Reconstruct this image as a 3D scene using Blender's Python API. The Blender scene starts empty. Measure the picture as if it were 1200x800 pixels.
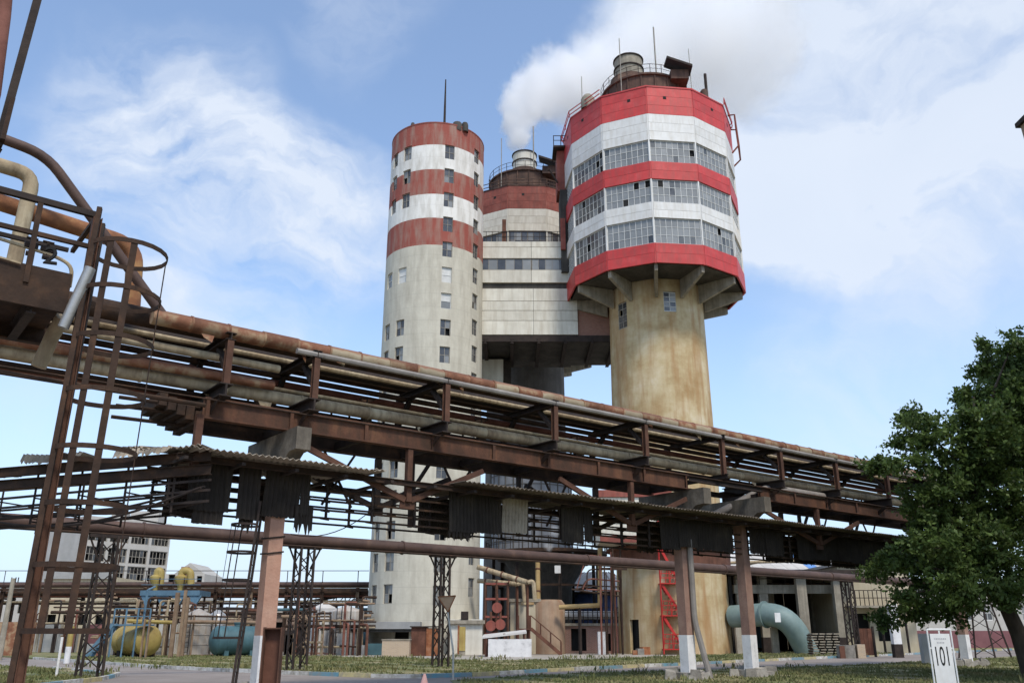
import bpy, math, random
from mathutils import Vector, Matrix
random.seed(7)
sin, cos, PI, rad = math.sin, math.cos, math.pi, math.radians
S = bpy.context.scene
C = S.collection
# ------------------------------------------------------------------ camera
EYE = 1.6
PITCH = rad(18.7)
FPX = 1010.0                                  # focal length in pixels of a 1200 px wide picture
cam = bpy.data.cameras.new('camera')
cam.sensor_width = 36.0
cam.lens = 36.0*FPX/1200.0
cam.clip_start, cam.clip_end = 0.1, 6000
co = bpy.data.objects.new('camera', cam); C.objects.link(co)
co.location = (0, 0, EYE); co.rotation_euler = (PI/2+PITCH, 0, 0)
S.camera = co
# ------------------------------------------------------------------ light and sky
SUN_AZ, SUN_EL = math.atan2(.42, -.907), rad(54)
sl = bpy.data.lights.new('sun', 'SUN'); sl.energy = 1.5; sl.angle = rad(11); sl.color = (1, .93, .82)
so = bpy.data.objects.new('sun', sl); C.objects.link(so); so.location = (20, -20, 60)
sd = Vector((sin(SUN_AZ)*cos(SUN_EL), cos(SUN_AZ)*cos(SUN_EL), sin(SUN_EL)))
so.rotation_euler = sd.to_track_quat('Z', 'Y').to_euler()
S.view_settings.view_transform = 'Standard'; S.view_settings.look = 'None'
S.view_settings.exposure = 1.0; S.view_settings.gamma = 1
S.render.engine = 'CYCLES'
S.cycles.max_bounces = 14; S.cycles.glossy_bounces = 3; S.cycles.transmission_bounces = 4; S.cycles.transparent_max_bounces = 8; S.cycles.diffuse_bounces = 3; S.cycles.volume_bounces = 14
S.cycles.volume_step_rate = 3.0; S.cycles.volume_max_steps = 128
W = bpy.data.worlds.new('World'); S.world = W; W.use_nodes = True
def ray_dir(px, py):
    u, v = (px-600)/FPX, (400-py)/FPX
    return Vector((u, cos(PITCH)-v*sin(PITCH), sin(PITCH)+v*cos(PITCH)))
def world_sky():
    nt = W.node_tree; N, L = nt.nodes, nt.links
    N.clear()
    out = N.new('ShaderNodeOutputWorld'); bg = N.new('ShaderNodeBackground')
    L.new(bg.outputs[0], out.inputs[0]); bg.inputs[1].default_value = 0.085
    sky = N.new('ShaderNodeTexSky'); sky.sky_type = 'NISHITA'; sky.sun_disc = False
    sky.sun_elevation = SUN_EL; sky.sun_rotation = SUN_AZ; sky.air_density = 1.0; sky.dust_density = .7; sky.ozone_density = 1.3
    tc = N.new('ShaderNodeTexCoord')
    def math_(op, a, b=None, clamp=False):
        m = N.new('ShaderNodeMath'); m.operation = op; m.use_clamp = clamp
        for i, x in enumerate((a, b)):
            if x is None: continue
            if isinstance(x, (int, float)): m.inputs[i].default_value = x
            else: L.new(x, m.inputs[i])
        return m.outputs[0]
    # direction warped by a little noise so that cloud edges are ragged
    wn = N.new('ShaderNodeTexNoise'); wn.inputs['Scale'].default_value = 5; wn.inputs['Detail'].default_value = 9; wn.inputs['Roughness'].default_value = .52
    L.new(tc.outputs['Generated'], wn.inputs['Vector'])
    sub = N.new('ShaderNodeVectorMath'); sub.operation = 'SUBTRACT'; L.new(wn.outputs['Color'], sub.inputs[0]); sub.inputs[1].default_value = (.5, .5, .5)
    sc = N.new('ShaderNodeVectorMath'); sc.operation = 'SCALE'; L.new(sub.outputs[0], sc.inputs[0]); sc.inputs['Scale'].default_value = .22
    ad = N.new('ShaderNodeVectorMath'); ad.operation = 'ADD'; L.new(tc.outputs['Generated'], ad.inputs[0]); L.new(sc.outputs[0], ad.inputs[1])
    nm = N.new('ShaderNodeVectorMath'); nm.operation = 'NORMALIZE'; L.new(ad.outputs[0], nm.inputs[0])
    tot = None
    def blob(d, deg, amt):
        nonlocal tot
        dp = N.new('ShaderNodeVectorMath'); dp.operation = 'DOT_PRODUCT'; L.new(nm.outputs[0], dp.inputs[0]); dp.inputs[1].default_value = d.normalized()
        mr = N.new('ShaderNodeMapRange'); mr.interpolation_type = 'SMOOTHSTEP'
        mr.inputs[1].default_value = cos(rad(deg)); mr.inputs[2].default_value = cos(rad(deg*.25)); mr.inputs[3].default_value = 0; mr.inputs[4].default_value = amt
        L.new(dp.outputs['Value'], mr.inputs[0])
        tot = mr.outputs[0] if tot is None else math_('ADD', tot, mr.outputs[0])
    for px, py, dg, am in WISPS: blob(ray_dir(px, py), dg, am)
    wisp = tot; tot = None
    for px, py, dg, am in CLOUDS: blob(ray_dir(px, py), dg, am)
    rnd = random.Random(11)
    for k in range(16):                          # the same kind of sky all round, beyond the picture too
        a, e = rnd.uniform(rad(45), rad(315)), rnd.uniform(rad(8), rad(70))
        blob(Vector((sin(a)*cos(e), cos(a)*cos(e), sin(e))), rnd.uniform(9, 20), rnd.uniform(.4, .9))
    # wisps
    mp = N.new('ShaderNodeMapping'); mp.inputs['Scale'].default_value = (3.2, 3.2, 6.5); L.new(nm.outputs[0], mp.inputs[0])
    n2 = N.new('ShaderNodeTexNoise'); n2.inputs['Scale'].default_value = 2.2; n2.inputs['Detail'].default_value = 8; n2.inputs['Roughness'].default_value = .58
    L.new(mp.outputs[0], n2.inputs['Vector'])
    w = N.new('ShaderNodeMapRange'); L.new(n2.outputs[0], w.inputs[0]); w.inputs[1].default_value = .22; w.inputs[2].default_value = .74; w.inputs[3].default_value = .25; w.inputs[4].default_value = 1.15
    fac = math_('MULTIPLY', tot, w.outputs[0], True)
    n4 = N.new('ShaderNodeTexNoise'); n4.inputs['Scale'].default_value = 4.5; n4.inputs['Detail'].default_value = 9; n4.inputs['Roughness'].default_value = .55; L.new(mp.outputs[0], n4.inputs['Vector'])
    av = math_('MULTIPLY_ADD', n4.outputs[0], .5); av.node.inputs[2].default_value = 0
    av = math_('ADD', av, math_('MULTIPLY', n2.outputs[0], .5))
    w2 = N.new('ShaderNodeMapRange'); L.new(av, w2.inputs[0]); w2.inputs[1].default_value = .36; w2.inputs[2].default_value = .70; w2.inputs[3].default_value = .03; w2.inputs[4].default_value = 1.0
    fac = math_('ADD', fac, math_('MULTIPLY', wisp, w2.outputs[0], True), True)
    fac = math_('MINIMUM', fac, .86)
    # pale veil near the horizon
    sp = N.new('ShaderNodeSeparateXYZ'); L.new(tc.outputs['Generated'], sp.inputs[0])
    hz = N.new('ShaderNodeMapRange'); L.new(sp.outputs[2], hz.inputs[0]); hz.inputs[1].default_value = 0; hz.inputs[2].default_value = .36; hz.inputs[3].default_value = .92; hz.inputs[4].default_value = .08
    base = N.new('ShaderNodeMix'); base.data_type = 'RGBA'; L.new(hz.outputs[0], base.inputs[0]); L.new(sky.outputs[0], base.inputs[6]); base.inputs[7].default_value = (2.35, 3.05, 4.05, 1)
    hs = N.new('ShaderNodeHueSaturation'); hs.inputs['Saturation'].default_value = SKY_SAT; hs.inputs['Value'].default_value = SKY_VAL; L.new(base.outputs[2], hs.inputs['Color'])
    # cloud brightness varies softly
    n3 = N.new('ShaderNodeTexNoise'); n3.inputs['Scale'].default_value = 4.5; n3.inputs['Detail'].default_value = 6; L.new(nm.outputs[0], n3.inputs['Vector'])
    cr = N.new('ShaderNodeMix'); cr.data_type = 'RGBA'; L.new(n3.outputs[0], cr.inputs[0]); cr.inputs[6].default_value = CL_DARK; cr.inputs[7].default_value = CL_LIGHT
    mx = N.new('ShaderNodeMix'); mx.data_type = 'RGBA'; L.new(fac, mx.inputs[0]); L.new(hs.outputs[0], mx.inputs[6]); L.new(cr.outputs[2], mx.inputs[7])
    L.new(mx.outputs[2], bg.inputs[0])
SKY_SAT, SKY_VAL = 1.0, 1.46
CL_DARK, CL_LIGHT = (4.3, 4.8, 5.6, 1), (5.4, 5.75, 6.3, 1)
CLOUDS = [(970, 130, 15, .72), (820, 30, 9, .75), (1100, 250, 10, .5), (915, 255, 6, .75), (950, 290, 5, .75), (1150, 60, 12, .45), (1050, 320, 5, .25), (740, 60, 5, .5), (240, 660, 8, .35), (1000, 480, 7, .12), (650, 700, 12, .2)]
WISPS = [(200, 160, 8, .70), (150, 120, 6, .35), (260, 190, 5, .45), (390, 245, 6, .85), (330, 230, 6, .5), (270, 365, 8, .65), (80, 400, 8, .4), (410, 10, 6, .4), (120, 290, 7, .35), (980, 470, 7, .3)]
world_sky()
# ------------------------------------------------------------------ helpers
def P(px, py, Y):
    r = ray_dir(px, py); k = Y/r.y
    return Vector((r.x*k, Y, EYE+r.z*k))
def G(px, py, Z=0.0):
    r = ray_dir(px, py); k = (Z-EYE)/r.z
    return Vector((r.x*k, r.y*k, Z))
AZ = rad(51.9)
DV = Vector((sin(AZ), cos(AZ), 0)); NV = Vector((cos(AZ), -sin(AZ), 0)); N0 = -22.6
def RK(s, w, z): return DV*s + NV*(N0+w) + Vector((0, 0, z))
ZV = Vector((0, 0, 1))
def thing(name, label, cat, loc=(0, 0, 0), group=None):
    o = bpy.data.objects.new(name, None); C.objects.link(o); o.location = loc; o.empty_display_size = .3
    o['label'] = label; o['category'] = cat
    if group: o['group'] = group
    return o
def tag(o, label, cat, group=None):
    o['label'] = label; o['category'] = cat
    if group: o['group'] = group
    return o
def wloc(o):
    v = Vector((0, 0, 0))
    while o is not None: v = v + Vector(o.location); o = o.parent
    return v
class MB:
    def __init__(s): s.v = []; s.f = []; s.sm = []
    def quad(s, *pts, smooth=False):
        n = len(s.v); s.v += [tuple(p) for p in pts]; s.f.append(tuple(range(n, n+len(pts)))); s.sm.append(smooth); return s
    def solid(s, pts, faces, smooth=False):
        n = len(s.v); s.v += [tuple(p) for p in pts]
        for f in faces: s.f.append(tuple(n+i for i in f)); s.sm.append(smooth)
        return s
    def hexa(s, a, b):
        """a: four points of one end, b: four of the other (same order)"""
        return s.solid(list(a)+list(b), [(3, 2, 1, 0), (4, 5, 6, 7), (0, 1, 5, 4), (1, 2, 6, 5), (2, 3, 7, 6), (3, 0, 4, 7)])
    def box(s, x0, x1, y0, y1, z0, z1):
        return s.hexa([(x0, y0, z0), (x1, y0, z0), (x1, y1, z0), (x0, y1, z0)], [(x0, y0, z1), (x1, y0, z1), (x1, y1, z1), (x0, y1, z1)])
    def obox(s, c, a, b, h, ux, uy=None):
        """box centred on c in plan, half sizes a along ux, b along uy, from c.z to c.z+h"""
        c = Vector(c); ux = Vector(ux).normalized(); uy = ZV.cross(ux) if uy is None else Vector(uy)
        q = [c-ux*a-uy*b, c+ux*a-uy*b, c+ux*a+uy*b, c-ux*a+uy*b]
        return s.hexa(q, [p+ZV*h for p in q])
    def axes(s, p, q, up=ZV):
        t = (Vector(q)-Vector(p)).normalized(); up = Vector(up)
        if abs(t.dot(up)) > .98: up = DV
        r = t.cross(up).normalized(); return t, r, r.cross(t).normalized()
    def beam(s, p, q, w, h, up=ZV):
        p, q = Vector(p), Vector(q); t, r, u = s.axes(p, q, up)
        e = lambda o: [o-r*w/2-u*h/2, o+r*w/2-u*h/2, o+r*w/2+u*h/2, o-r*w/2+u*h/2]
        return s.hexa(e(p), e(q))
    def ibeam(s, p, q, w, h, tf=.03, tw=.02, up=ZV):
        p, q = Vector(p), Vector(q); t, r, u = s.axes(p, q, up)
        s.beam(p+u*(h/2-tf/2), q+u*(h/2-tf/2), w, tf, up); s.beam(p-u*(h/2-tf/2), q-u*(h/2-tf/2), w, tf, up)
        return s.beam(p, q, tw, h-2*tf, up)
    def tube(s, pts, r, n=8, caps=True, rr=None):
        pts = [Vector(p) for p in pts]; m = len(pts); rings = []; ref = None
        for i, p in enumerate(pts):
            t = (pts[min(i+1, m-1)]-pts[max(i-1, 0)]).normalized()
            if ref is None:
                ref = t.cross(ZV)
                if ref.length < .05: ref = t.cross(DV)
            ref = (ref-t*ref.dot(t)).normalized(); b = t.cross(ref)
            k = 1.0
            if 0 < i < m-1:
                a = (pts[i]-pts[i-1]).normalized().dot((pts[i+1]-pts[i]).normalized()); k = 1/max(.6, math.sqrt(max(.01, (1+a)/2)))
            rad_ = (rr[i] if rr else r)
            rings.append([p+(ref*cos(2*PI*j/n)+b*sin(2*PI*j/n))*rad_ for j in range(n)])
        b0 = len(s.v); s.v += [tuple(p) for g in rings for p in g]
        for i in range(m-1):
            for j in range(n):
                s.f.append((b0+i*n+j, b0+i*n+(j+1) % n, b0+(i+1)*n+(j+1) % n, b0+(i+1)*n+j)); s.sm.append(True)
        if caps:
            s.f.append(tuple(b0+j for j in reversed(range(n)))); s.sm.append(False)
            s.f.append(tuple(b0+(m-1)*n+j for j in range(n))); s.sm.append(False)
        return s
    def lathe(s, cx, cy, prof, n=32, a0=0, a1=2*PI):
        full = abs(a1-a0-2*PI) < 1e-6; k = n if full else n+1; b0 = len(s.v)
        for r, z in prof:
            for j in range(k):
                a = a0+(a1-a0)*j/n; s.v.append((cx+r*sin(a), cy-r*cos(a), z))
        for i in range(len(prof)-1):
            for j in range(n):
                j2 = (j+1) % k; s.f.append((b0+i*k+j, b0+i*k+j2, b0+(i+1)*k+j2, b0+(i+1)*k+j)); s.sm.append(True)
        return s
    def prism(s, poly, z0, z1):
        n = len(poly); b0 = len(s.v)
        s.v += [(x, y, z0) for x, y in poly]+[(x, y, z1) for x, y in poly]
        s.f.append(tuple(b0+i for i in reversed(range(n)))); s.f.append(tuple(b0+n+i for i in range(n))); s.sm += [False, False]
        for i in range(n): s.f.append((b0+i, b0+(i+1) % n, b0+n+(i+1) % n, b0+n+i)); s.sm.append(False)
        return s
    def extrude(s, poly, vec):
        """closed planar polygon of 3-D points pushed along vec"""
        n = len(poly); b0 = len(s.v); vec = Vector(vec)
        s.v += [tuple(p) for p in poly]+[tuple(Vector(p)+vec) for p in poly]
        s.f.append(tuple(b0+i for i in reversed(range(n)))); s.f.append(tuple(b0+n+i for i in range(n))); s.sm += [False, False]
        for i in range(n): s.f.append((b0+i, b0+(i+1) % n, b0+n+(i+1) % n, b0+n+i)); s.sm.append(False)
        return s
    def corr(s, o, ua, ub, la, lb, pitch=.18, amp=.028, th=.008, seg=4, ragged=0):
        """corrugated sheet: waves run along ua (length la), ridges along ub (length lb)"""
        o, ua, ub = Vector(o), Vector(ua).normalized(), Vector(ub).normalized(); nn = ua.cross(ub).normalized()
        m = max(4, int(la/pitch*seg)); A = []; B = []
        for i in range(m+1):
            a = la*i/m; p = o+ua*a+nn*(amp*sin(2*PI*a/pitch)); cut = lb-(random.random()*ragged if ragged else 0)
            A.append((p, p+ub*cut)); B.append((p-nn*th, p+ub*cut-nn*th))
        b0 = len(s.v)
        for x in A+B: s.v += [tuple(x[0]), tuple(x[1])]
        k = 2*(m+1)
        for i in range(m):
            q = b0+2*i
            s.f += [(q, q+2, q+3, q+1), (q+k, q+k+1, q+k+3, q+k+2), (q, q+k, q+k+2, q+2), (q+1, q+3, q+k+3, q+k+1)]; s.sm += [True, True, False, False]
        return s
    def build(s, name, mat, parent=None, smooth=None, angle=40):
        off = wloc(parent) if parent is not None else Vector((0, 0, 0))
        me = bpy.data.meshes.new(name)
        me.from_pydata([(x-off.x, y-off.y, z-off.z) for x, y, z in s.v], [], s.f)
        me.polygons.foreach_set('use_smooth', s.sm)
        me.materials.append(mat); me.update()
        if any(s.sm): me.set_sharp_from_angle(angle=rad(angle))
        o = bpy.data.objects.new(name, me); C.objects.link(o)
        if parent is not None: o.parent = parent
        return o
def top(name, mb, mat, label, cat, group=None):
    """a one-mesh thing whose origin sits at the bottom of its shape"""
    n = len(mb.v); x = sum(v[0] for v in mb.v)/n; y = sum(v[1] for v in mb.v)/n; z = min(v[2] for v in mb.v)
    mb.v = [(a-x, b-y, c-z) for a, b, c in mb.v]
    o = mb.build(name, mat); o.location = (x, y, z); return tag(o, label, cat, group)
def dup(o, parent, loc=None, rotz=None):
    c = o.copy(); C.objects.link(c); c.parent = parent
    if loc is not None: c.location = loc
    if rotz is not None: c.rotation_euler = (0, 0, rotz)
    return c
def arc(p0, p1, p2, k=6):
    """pipe elbow: quadratic curve"""
    p0, p1, p2 = Vector(p0), Vector(p1), Vector(p2)
    return [p0*(1-t)**2+p1*2*t*(1-t)+p2*t*t for t in [i/k for i in range(k+1)]]
def bent(pts, r=.3, k=5):
    """polyline with rounded corners"""
    pts = [Vector(p) for p in pts]; out = [pts[0]]
    for i in range(1, len(pts)-1):
        a = (pts[i-1]-pts[i]); b = (pts[i+1]-pts[i]); ra = min(r, a.length*.49); rb = min(r, b.length*.49)
        out += arc(pts[i]+a.normalized()*ra, pts[i], pts[i]+b.normalized()*rb, k)
    return out+[pts[-1]]
# ------------------------------------------------------------------ materials
MATS = {}
def mat(name, cols, scale=1.0, rough=.85, metal=0.0, bump=.15, streak=None, tint=.10, stretch=(1, 1, 1), fine=14.0, spec=.3, soft=False, sheen=None):
    """cols: list of (position, rgb) along a noise ramp. streak: (amount, rgb) vertical run marks."""
    if name in MATS: return MATS[name]
    m = bpy.data.materials.new(name); m.use_nodes = True; nt = m.node_tree; N, L = nt.nodes, nt.links
    b = N['Principled BSDF']; b.inputs['Roughness'].default_value = rough; b.inputs['Metallic'].default_value = metal; b.inputs['Specular IOR Level'].default_value = spec
    tc = N.new('ShaderNodeTexCoord'); oi = N.new('ShaderNodeObjectInfo')
    ofs = N.new('ShaderNodeVectorMath'); ofs.operation = 'MULTIPLY_ADD'
    L.new(oi.outputs['Random'], ofs.inputs[0]); ofs.inputs[1].default_value = (31, 17, 23); L.new(tc.outputs['Object'], ofs.inputs[2])
    mp = N.new('ShaderNodeMapping'); mp.inputs['Scale'].default_value = stretch; L.new(ofs.outputs[0], mp.inputs[0])
    n1 = N.new('ShaderNodeTexNoise'); n1.inputs['Scale'].default_value = scale; n1.inputs['Detail'].default_value = 8; n1.inputs['Roughness'].default_value = .65; L.new(mp.outputs[0], n1.inputs['Vector'])
    rp = N.new('ShaderNodeValToRGB'); cr = rp.color_ramp
    if soft: cr.interpolation = 'EASE'
    while len(cr.elements) < len(cols): cr.elements.new(.5)
    for e, (p, c) in zip(cr.elements, cols): e.position = p; e.color = (*c, 1)
    L.new(n1.outputs[0], rp.inputs[0]); col = rp.outputs[0]
    if streak:
        m2 = N.new('ShaderNodeMapping'); m2.inputs['Scale'].default_value = streak[2] if len(streak) > 2 else (3, 3, .18); L.new(ofs.outputs[0], m2.inputs[0])
        n2 = N.new('ShaderNodeTexNoise'); n2.inputs['Scale'].default_value = 1.3; n2.inputs['Detail'].default_value = 7; n2.inputs['Roughness'].default_value = .6; L.new(m2.outputs[0], n2.inputs['Vector'])
        mr = N.new('ShaderNodeMapRange'); mr.inputs[1].default_value = .43; mr.inputs[2].default_value = .66; mr.inputs[4].default_value = streak[0]; L.new(n2.outputs[0], mr.inputs[0])
        mx = N.new('ShaderNodeMix'); mx.data_type = 'RGBA'; L.new(mr.outputs[0], mx.inputs[0]); L.new(col, mx.inputs[6]); mx.inputs[7].default_value = (*streak[1], 1); col = mx.outputs[2]
    hv = N.new('ShaderNodeHueSaturation'); mr = N.new('ShaderNodeMapRange'); L.new(oi.outputs['Random'], mr.inputs[0]); mr.inputs[3].default_value = 1-tint; mr.inputs[4].default_value = 1+tint
    L.new(mr.outputs[0], hv.inputs['Value']); L.new(col, hv.inputs['Color']); L.new(hv.outputs[0], b.inputs['Base Color'])
    if bump:
        nf = N.new('ShaderNodeTexNoise'); nf.inputs['Scale'].default_value = fine; nf.inputs['Detail'].default_value = 6; L.new(mp.outputs[0], nf.inputs['Vector'])
        bp = N.new('ShaderNodeBump'); bp.inputs['Strength'].default_value = bump; bp.inputs['Distance'].default_value = .05; L.new(nf.outputs[0], bp.inputs['Height']); L.new(bp.outputs[0], b.inputs['Normal'])
    MATS[name] = m; return m
def zbands(name, src_cols, bands, default, **kw):
    """paint that changes with height on the tower: bands = [(z_top, rgb_a, rgb_b)...] from the ground up"""
    m = mat(name, [(.3, (1, 1, 1)), (.7, (1, 1, 1))], **kw); nt = m.node_tree; N, L = nt.nodes, nt.links
    rp = [n for n in N if n.type == 'VALTORGB'][0]; n1 = rp.inputs[0].links[0].from_node
    tc = [n for n in N if n.type == 'TEX_COORD'][0]; sp = N.new('ShaderNodeSeparateXYZ'); L.new(tc.outputs['Object'], sp.inputs[0])
    targets = [l.to_socket for l in rp.outputs[0].links]; cur = None
    # wobble so that the painter's line is not laser straight
    wob = N.new('ShaderNodeMath'); wob.operation = 'MULTIPLY_ADD'; L.new(n1.outputs[0], wob.inputs[0]); wob.inputs[1].default_value = .10; L.new(sp.outputs[2], wob.inputs[2])
    for zt, a, b in bands:
        mx = N.new('ShaderNodeMix'); mx.data_type = 'RGBA'; L.new(n1.outputs[0], mx.inputs[0]); mx.inputs[6].default_value = (*a, 1); mx.inputs[7].default_value = (*b, 1)
        if cur is None: cur = mx.outputs[2]
        else:
            st = N.new('ShaderNodeMath'); st.operation = 'GREATER_THAN'; L.new(wob.outputs[0], st.inputs[0]); st.inputs[1].default_value = prev
            sw = N.new('ShaderNodeMix'); sw.data_type = 'RGBA'; L.new(st.outputs[0], sw.inputs[0]); L.new(cur, sw.inputs[6]); L.new(mx.outputs[2], sw.inputs[7]); cur = sw.outputs[2]
        prev = zt
    # faint lift lines every 2.62 m
    for t in targets: L.new(cur, t)
    return m
def lift_lines(m, step, dark=.80, width=.02):
    nt = m.node_tree; N, L = nt.nodes, nt.links; b = N['Principled BSDF']
    tc = [n for n in N if n.type == 'TEX_COORD'][0]; sp = N.new('ShaderNodeSeparateXYZ'); L.new(tc.outputs['Object'], sp.inputs[0])
    mo = N.new('ShaderNodeMath'); mo.operation = 'PINGPONG'; L.new(sp.outputs[2], mo.inputs[0]); mo.inputs[1].default_value = step/2
    lt = N.new('ShaderNodeMath'); lt.operation = 'LESS_THAN'; L.new(mo.outputs[0], lt.inputs[0]); lt.inputs[1].default_value = width
    src = b.inputs['Base Color'].links[0].from_socket
    mx = N.new('ShaderNodeMix'); mx.data_type = 'RGBA'; mx.blend_type = 'MULTIPLY'; L.new(lt.outputs[0], mx.inputs[0]); L.new(src, mx.inputs[6]); mx.inputs[7].default_value = (dark, dark, dark, 1)
    L.new(mx.outputs[2], b.inputs['Base Color'])
def brickmat(name, c1, c2, mortar, scale=1.0, w=.26, h=.075):
    m = mat(name, [(.3, c1), (.7, c2)], scale=.8); nt = m.node_tree; N, L = nt.nodes, nt.links; b = N['Principled BSDF']
    tc = [n for n in N if n.type == 'TEX_COORD'][0]
    sp = N.new('ShaderNodeSeparateXYZ'); L.new(tc.outputs['Object'], sp.inputs[0]); ad = N.new('ShaderNodeMath'); ad.operation = 'ADD'; L.new(sp.outputs[0], ad.inputs[0]); L.new(sp.outputs[1], ad.inputs[1])
    cb = N.new('ShaderNodeCombineXYZ'); L.new(ad.outputs[0], cb.inputs[0]); L.new(sp.outputs[2], cb.inputs[1])
    br = N.new('ShaderNodeTexBrick'); br.inputs['Scale'].default_value = scale; br.inputs['Brick Width'].default_value = w; br.inputs['Row Height'].default_value = h; br.inputs['Mortar Size'].default_value = .012
    L.new(cb.outputs[0], br.inputs['Vector']); src = b.inputs['Base Color'].links[0].from_socket; L.new(src, br.inputs['Color1']); br.inputs['Color2'].default_value = (*c2, 1); br.inputs['Mortar'].default_value = (*mortar, 1)
    L.new(br.outputs[0], b.inputs['Base Color']); return m
rust_dark = mat('rust_dark', [(.3, (.022, .014, .010)), (.55, (.048, .027, .017)), (.72, (.095, .048, .025)), (.82, (.17, .08, .035))], scale=2.2, bump=.2)
steel_dark = mat('steel_dark', [(.3, (.018, .014, .013)), (.7, (.05, .035, .028))], scale=2.5, bump=.15)  # steel darkened to put deeper shade between parts into its colour
girder_m = mat('girder_brown', [(.3, (.05, .027, .018)), (.52, (.10, .045, .027)), (.66, (.15, .07, .038)), (.78, (.25, .125, .06))], scale=1.4, streak=(.65, (.05, .03, .02), (4, 4, .5)), bump=.2)
post_m = mat('post_brown', [(.3, (.06, .03, .019)), (.6, (.11, .052, .033)), (.78, (.20, .095, .05))], scale=2.5, bump=.15)
jacket_rust = mat('jacket_rust', [(.30, (.10, .04, .02)), (.48, (.20, .085, .045)), (.58, (.29, .19, .11)), (.75, (.36, .28, .18))], scale=1.6, bump=.15, tint=.22, rough=.7)
def top_rust(m, col, amt=.6):
    nt = m.node_tree; N, L = nt.nodes, nt.links; b = N['Principled BSDF']; g = N.new('ShaderNodeNewGeometry'); sp = N.new('ShaderNodeSeparateXYZ'); L.new(g.outputs['Normal'], sp.inputs[0])
    n1 = [n for n in N if n.type == 'VALTORGB'][0].inputs[0].links[0].from_node
    ad = N.new('ShaderNodeMath'); ad.operation = 'MULTIPLY_ADD'; L.new(n1.outputs[0], ad.inputs[0]); ad.inputs[1].default_value = 1.6; L.new(sp.outputs[2], ad.inputs[2])
    mr = N.new('ShaderNodeMapRange'); L.new(ad.outputs[0], mr.inputs[0]); mr.inputs[1].default_value = 1.15; mr.inputs[2].default_value = 1.5; mr.inputs[4].default_value = amt
    src = b.inputs['Base Color'].links[0].from_socket; mx = N.new('ShaderNodeMix'); mx.data_type = 'RGBA'; L.new(mr.outputs[0], mx.inputs[0]); L.new(src, mx.inputs[6]); mx.inputs[7].default_value = (*col, 1); L.new(mx.outputs[2], b.inputs['Base Color'])
jacket_beige = mat('jacket_beige', [(.32, (.18, .09, .05)), (.45, (.28, .22, .14)), (.7, (.38, .32, .22))], scale=1.3, bump=.12, tint=.18, rough=.65)
top_rust(jacket_beige, (.20, .075, .04), .8); top_rust(jacket_rust, (.13, .05, .03), .7)
pipe_beige = mat('pipe_beige', [(.28, (.17, .115, .07)), (.46, (.36, .28, .175)), (.72, (.48, .41, .28))], scale=1.0, streak=(.6, (.13, .09, .055), (4, 4, .8)), bump=.12, tint=.12)
pipe_grey = mat('pipe_grey', [(.3, (.17, .15, .135)), (.7, (.29, .265, .24))], scale=1.5, bump=.1, rough=.7)
pipe_red = mat('pipe_red', [(.3, (.12, .045, .03)), (.6, (.22, .09, .065)), (.8, (.30, .15, .10))], scale=1.6, bump=.12)
pipe_brown = mat('pipe_brown', [(.3, (.055, .032, .025)), (.6, (.095, .056, .042)), (.78, (.16, .095, .06))], scale=1.4, bump=.1, rough=.6)
pipe_orange = mat('pipe_orange', [(.28, (.10, .045, .028)), (.5, (.24, .105, .05)), (.72, (.42, .24, .10))], scale=1.2, bump=.12)
pipe_ochre = mat('pipe_ochre', [(.3, (.26, .17, .07)), (.7, (.42, .30, .14))], scale=1.2, bump=.1)
galv = mat('galvanised', [(.3, (.36, .35, .33)), (.7, (.52, .50, .47))], scale=3, rough=.35, metal=.55, bump=.05)
asbestos = mat('asbestos_roof', [(.3, (.20, .17, .13)), (.5, (.34, .29, .23)), (.75, (.45, .40, .32))], scale=2.4, bump=.2, tint=.2)
asbestos_dark = mat('dark_asbestos', [(.3, (.07, .055, .044)), (.5, (.13, .105, .082)), (.75, (.22, .185, .14))], scale=2.0, bump=.2, tint=.25)  # darker tone for the long right run of roof sheets
sheet_dark = mat('shaded_rusty_sheet', [(.28, (.018, .014, .012)), (.55, (.038, .03, .023)), (.8, (.08, .062, .045))], scale=1.1, streak=(.5, (.02, .016, .014), (5, 5, .35)), bump=.1, tint=.2)  # rusty sheet, with the shade under the rack added to its colour
concrete = mat('concrete', [(.3, (.20, .175, .135)), (.55, (.31, .275, .215)), (.75, (.40, .36, .29))], scale=1.3, streak=(.5, (.13, .11, .085)), bump=.25)
cross_m = mat('shaded_crosshead', [(.3, (.085, .072, .056)), (.55, (.15, .128, .10)), (.75, (.24, .21, .165))], scale=1.6, streak=(.6, (.05, .042, .034)), bump=.25)  # concrete darkened: the crosshead's shade is put into its colour
concrete_pink = mat('concrete_painted_pink', [(.28, (.30, .17, .12)), (.5, (.42, .235, .165)), (.75, (.50, .31, .225))], scale=1.3, streak=(.3, (.24, .15, .11)), bump=.25, tint=.05)
concrete_brown = mat('concrete_painted_brown', [(.28, (.20, .12, .095)), (.5, (.29, .17, .13)), (.75, (.38, .25, .19))], scale=1.5, streak=(.4, (.15, .10, .08)), bump=.25, tint=.05)
whitewash = mat('whitewash', [(.28, (.46, .45, .44)), (.45, (.66, .65, .64)), (.75, (.78, .77, .75))], scale=2.2, bump=.2, tint=.04)
rubble_m = mat('rubble_concrete', [(.3, (.16, .145, .125)), (.7, (.36, .335, .29))], scale=3, bump=.3, tint=.3)
lt_bands = [(36.42, (.42, .39, .315), (.64, .605, .50)), (39.25, (.24, .062, .045), (.34, .095, .07)), (41.8, (.70, .68, .63), (.80, .78, .73)), (44.5, (.24, .062, .045), (.34, .095, .07)), (47.25, (.70, .68, .63), (.80, .78, .73)), (60, (.24, .062, .045), (.34, .095, .07))]
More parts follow.
